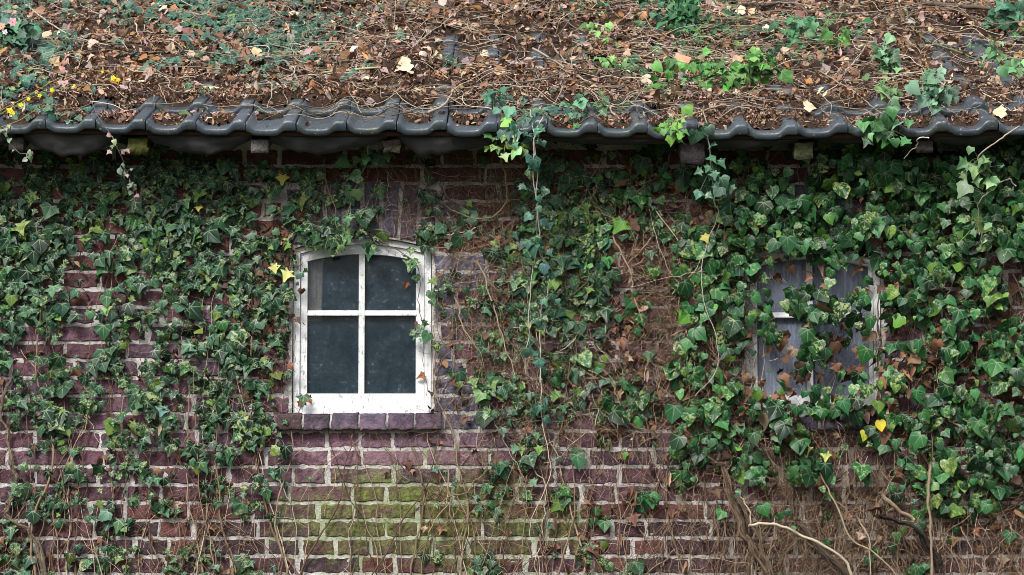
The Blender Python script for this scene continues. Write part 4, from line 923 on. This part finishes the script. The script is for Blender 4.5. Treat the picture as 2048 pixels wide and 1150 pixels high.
clump(1205, 62, 12, 60, 30, 'pale lime ivy sprig beside the bare tiles near the top', [(.2, .38, .12), (.14, .3, .08)], .030)
clump(1225, 110, 14, 50, 36, 'lime ivy sprig below right of the bare tiles', [(.2, .38, .12), (.10, .26, .07)], .032)
clump(985, 190, 12, 44, 40, 'blue-green ivy sprig on the second tile row in the centre', teal, .036)
clump(1030, 228, 12, 60, 40, 'blue-green ivy sprig lying across the eave tiles in the centre', teal, .034)
clump(1150, 195, 14, 60, 40, 'small grey-green ivy sprig above the eave right of centre', [(.06, .16, .11), (.09, .2, .13)], .032)
clump(1610, 60, 26, 60, 50, 'dark green ivy tuft on the upper right roof', [(.04, .15, .07), (.07, .2, .08)], .036)
clump(1665, 85, 10, 30, 20, 'single small green ivy tuft right of the dark upper tuft', BG, .036)
clump(2010, 20, 26, 80, 50, 'dark ivy tuft at the top right corner', [(.03, .12, .07), (.05, .16, .09)], .046)
clump(1998, 105, 16, 50, 36, 'pale ivy sprig at the right edge above the bare tiles', [(.14, .28, .13), (.09, .2, .08)], .034)
clump(2040, 140, 12, 24, 40, 'lowest pale ivy sprig at the right edge of the roof', [(.18, .34, .16), (.1, .24, .1)], .040)
clump(40, 70, 60, 90, 76, 'large-leaved dark green ivy clump at the left edge of the roof', [(.03, .12, .05), (.05, .16, .08), (.10, .20, .15)], .052)
# cluster draped over the eave at the right
p1 = np.array([roof(*PR(1755, 235, .07), .09), *[P(a, b, YE-.02) for a, b in ((1765, 255), (1790, 262), (1800, 268))]]); p2 = np.array([P(1765, 250, YE-.02), P(1755, 265, YE-.02), P(1752, 275, YE-.02)])
leafy('hanging_strand', 'cluster of fresh green ivy leaves draped over the eave tiles at the right', 'ivy strand', [smooth(p1, 4), smooth(p2, 4)], 22, .042, [(.05, .18, .05), (.04, .13, .04), (.14, .26, .14)], ('broad', 'star'), g1, mat='fleaf', rad=.002, spread=.03)
p1 = np.array([P(a, b, YE-.015) for a, b in ((1012, 262), (1020, 272), (1032, 284), (1040, 296))]); leafy('hanging_strand', 'lime green ivy leaves dangling just below the eave in the centre', 'ivy strand', [smooth(p1, 4)], 9, .042, [(.20, .40, .06), (.14, .32, .06), (.22, .36, .14)], ('broad', 'star'), g1, mat='fleaf', rad=.0015, spread=.022)
# ---- single large dry leaves lying on the roof
DL = [(820, 124, .058, (.62, .50, .36), 'big cream curled leaf left of centre on the roof'), (842, 110, .042, (.60, .50, .40), 'smaller cream leaf above right of the big one'), (965, 101, .034, (.58, .46, .33), 'narrow cream leaf near the bare tiles'),
      (1300, 152, .055, (.50, .40, .30), 'large tan leaf beside the thick dark branch end'), (1355, 117, .055, (.48, .29, .17), 'folded orange-tan leaf left of the bright ivy clump'), (1488, 14, .045, (.62, .50, .36), 'cream leaf at the top edge right of centre'), (1610, 205, .042, (.62, .49, .34), 'large cream leaf on the second tile row right'),
      (1540, 52, .046, (.60, .48, .38), 'cream leaf on the upper right roof'), (1848, 55, .044, (.55, .35, .18), 'orange-cream leaf beside the green bramble shoot'), (2012, 58, .040, (.60, .45, .30), 'pale leaf on bare tiles at the upper right'), (2010, 222, .042, (.62, .48, .33), 'large pale leaf above the last eave tiles on the right'), (1245, 88, .048, (.27, .12, .04), 'rusty brown leaf right of the bare tiles')]
for (a, b, s, c, lab) in DL:
    x, u = PR(a, b, .1); hh = roof_h(x, u)+.03; x, u = PR(a, b, hh); m = MB(); p = roof(x, u, hh)
    leaves(m, ('broad',), np.array([p]), np.array([[r.normal(0, .2), -.9, .6]]), np.array([[r.choice([-1, 1]), r.normal(0, .3), r.normal(0, .5)]]), np.array([s*1.15]), np.array([c]), r, 1.6); o = m.build('dry_leaf', M['dead']); recenter(o, p); tag(o, lab, 'leaf', 'large dry leaves on the roof')
# leaves on the window and yellow leaves on the wall
SL = [(812, 573, .034, (.22, .09, .05), 'red-brown ivy leaf lying against the upper right pane', .0), (598, 812, .042, (.20, .09, .045), 'curled brown leaf caught on the lower left corner of the white frame', .0), (620, 806, .036, (.24, .11, .05), 'brown leaf on the bottom rail of the white window', 0), (848, 758, .030, (.26, .12, .06), 'brown leaf hanging at the lower right of the white frame', 0),
      (836, 655, .030, (.14, .08, .06), 'dark crumpled leaf on the right stile of the white frame', 0), (548, 540, .040, (.52, .50, .16), 'pale yellow ivy leaf left of the white window, upper of two', .04), (578, 555, .050, (.50, .50, .17), 'cream-yellow ivy leaf touching the left of the white window', .04), (1760, 852, .040, (.62, .50, .04), 'bright yellow heart-shaped leaf under the overgrown window', .1),
      (1610, 905, .048, (.45, .48, .10), 'yellow-green leaf below the overgrown window', .08), (1652, 915, .040, (.42, .50, .12), 'pale yellow-green leaf right of the other one below the overgrown window', .08), (1730, 872, .036, (.50, .50, .04), 'yellow half hidden leaf left of the bright yellow heart', .08), (1408, 480, .038, (.58, .52, .12), 'curved yellow leaf in the tangle between the windows', .1), (327, 826, .046, (.09, .20, .19), 'large blue-green star leaf on the wall left of the window', .05)]
for (a, b, s, c, lab, yo) in SL:
    p = P(a, b-s*260, -yo-.006 if yo else .012); m = MB(); k = 'heart' if 'heart' in lab else 'star'
    br = c[0] < .3 and c[1] < .15; leaves(m, ('star' if br else k,), np.array([p]), np.array([[r.normal(0, .25+.3*br), -1, .2]]), np.array([[r.normal(0, .4+.8*br), 0, -1.0+1.2*br*r.random()]]), np.array([s*1.1]), np.array([c]), r, 3.0 if br else .9); o = m.build('ivy_leaf', M['dead' if c[0] < .3 and c[1] < .15 else 'fleaf']); recenter(o, p); tag(o, lab, 'leaf')
# ---- winter jasmine and pink blossom at the left edge
j = empty('flowering_shoot', P(-10, 238, YE-.05), 'thin arching shoot with small bright yellow flowers at the left eave', 'flowers')
mb = MB(); l1 = [P(a, b, YE-.05) for a, b in ((-20, 240), (30, 212), (75, 190), (120, 178), (160, 172), (205, 170))]; tube(mb, smooth(l1, 4), .002, .001, 5, (.16, .22, .06))
l2 = [P(a, b, YE-.05) for a, b in ((-20, 232), (60, 190), (110, 160), (160, 145), (210, 142), (235, 152))]; tube(mb, smooth(l2, 4), .0018, .0009, 5, (.25, .24, .07)); l3 = [P(a, b, YE-.05) for a, b in ((-20, 262), (40, 240), (80, 215), (120, 208))]; tube(mb, smooth(l3, 4), .0018, .0009, 5, (.25, .22, .07)); mb.build('stem', M['stem'], j)
def flower(c, s, col, parent, n=5, name='flower', mid=(.6, .4, .02)):
    m = MB(); q = MB()
    for i in range(n):
        a = i*2*math.pi/n+r.normal(0, .15); d = np.array([math.cos(a), -.25, math.sin(a)]); nr = np.array([[-.2*d[0], -1, -.2*d[2]]])
        leaves(m, ('heart',), np.array([c]), nr, np.array([d]), np.array([s]), np.array([col])*r.uniform(.85, 1.05), r, .8)
    o = m.build(name, M['petal'], parent); tube(q, np.array([c+(0, .004, 0), c-(0, .006, 0)]), s*.14, s*.1, 6, mid); cobj = q.build('flower_centre', M['petal'], o)
    return o
for (a, b, s) in ((226, 156, .012), (236, 160, .010), (148, 172, .007), (104, 180, .010), (79, 191, .009), (57, 198, .008), (42, 210, .011), (20, 221, .013), (26, 226, .009), (205, 144, .006)):
    flower(P(a, b, YE-.055), s, (.85, .66, .01), j)
bl = empty('blossom_twig', P(-20, 60, -.2), 'pink and white camellia-like blossoms on a twig at the upper left corner', 'flowers'); mb = MB(); tube(mb, smooth([P(a, b, -.2) for a, b in ((-30, 70), (0, 55), (24, 44))], 4), .003, .0015, 5, (.2, .2, .1)); tube(mb, smooth([P(a, b, -.2) for a, b in ((0, 55), (5, 65), (8, 80))], 4), .002, .0015, 5, (.2, .2, .1)); mb.build('stem', M['stem'], bl)
flower(P(25, 44, -.205), .019, (.75, .35, .42), bl, 6); flower(P(3, 52, -.205), .016, (.70, .40, .30), bl, 6); flower(P(10, 64, -.205), .012, (.72, .62, .72), bl, 5)
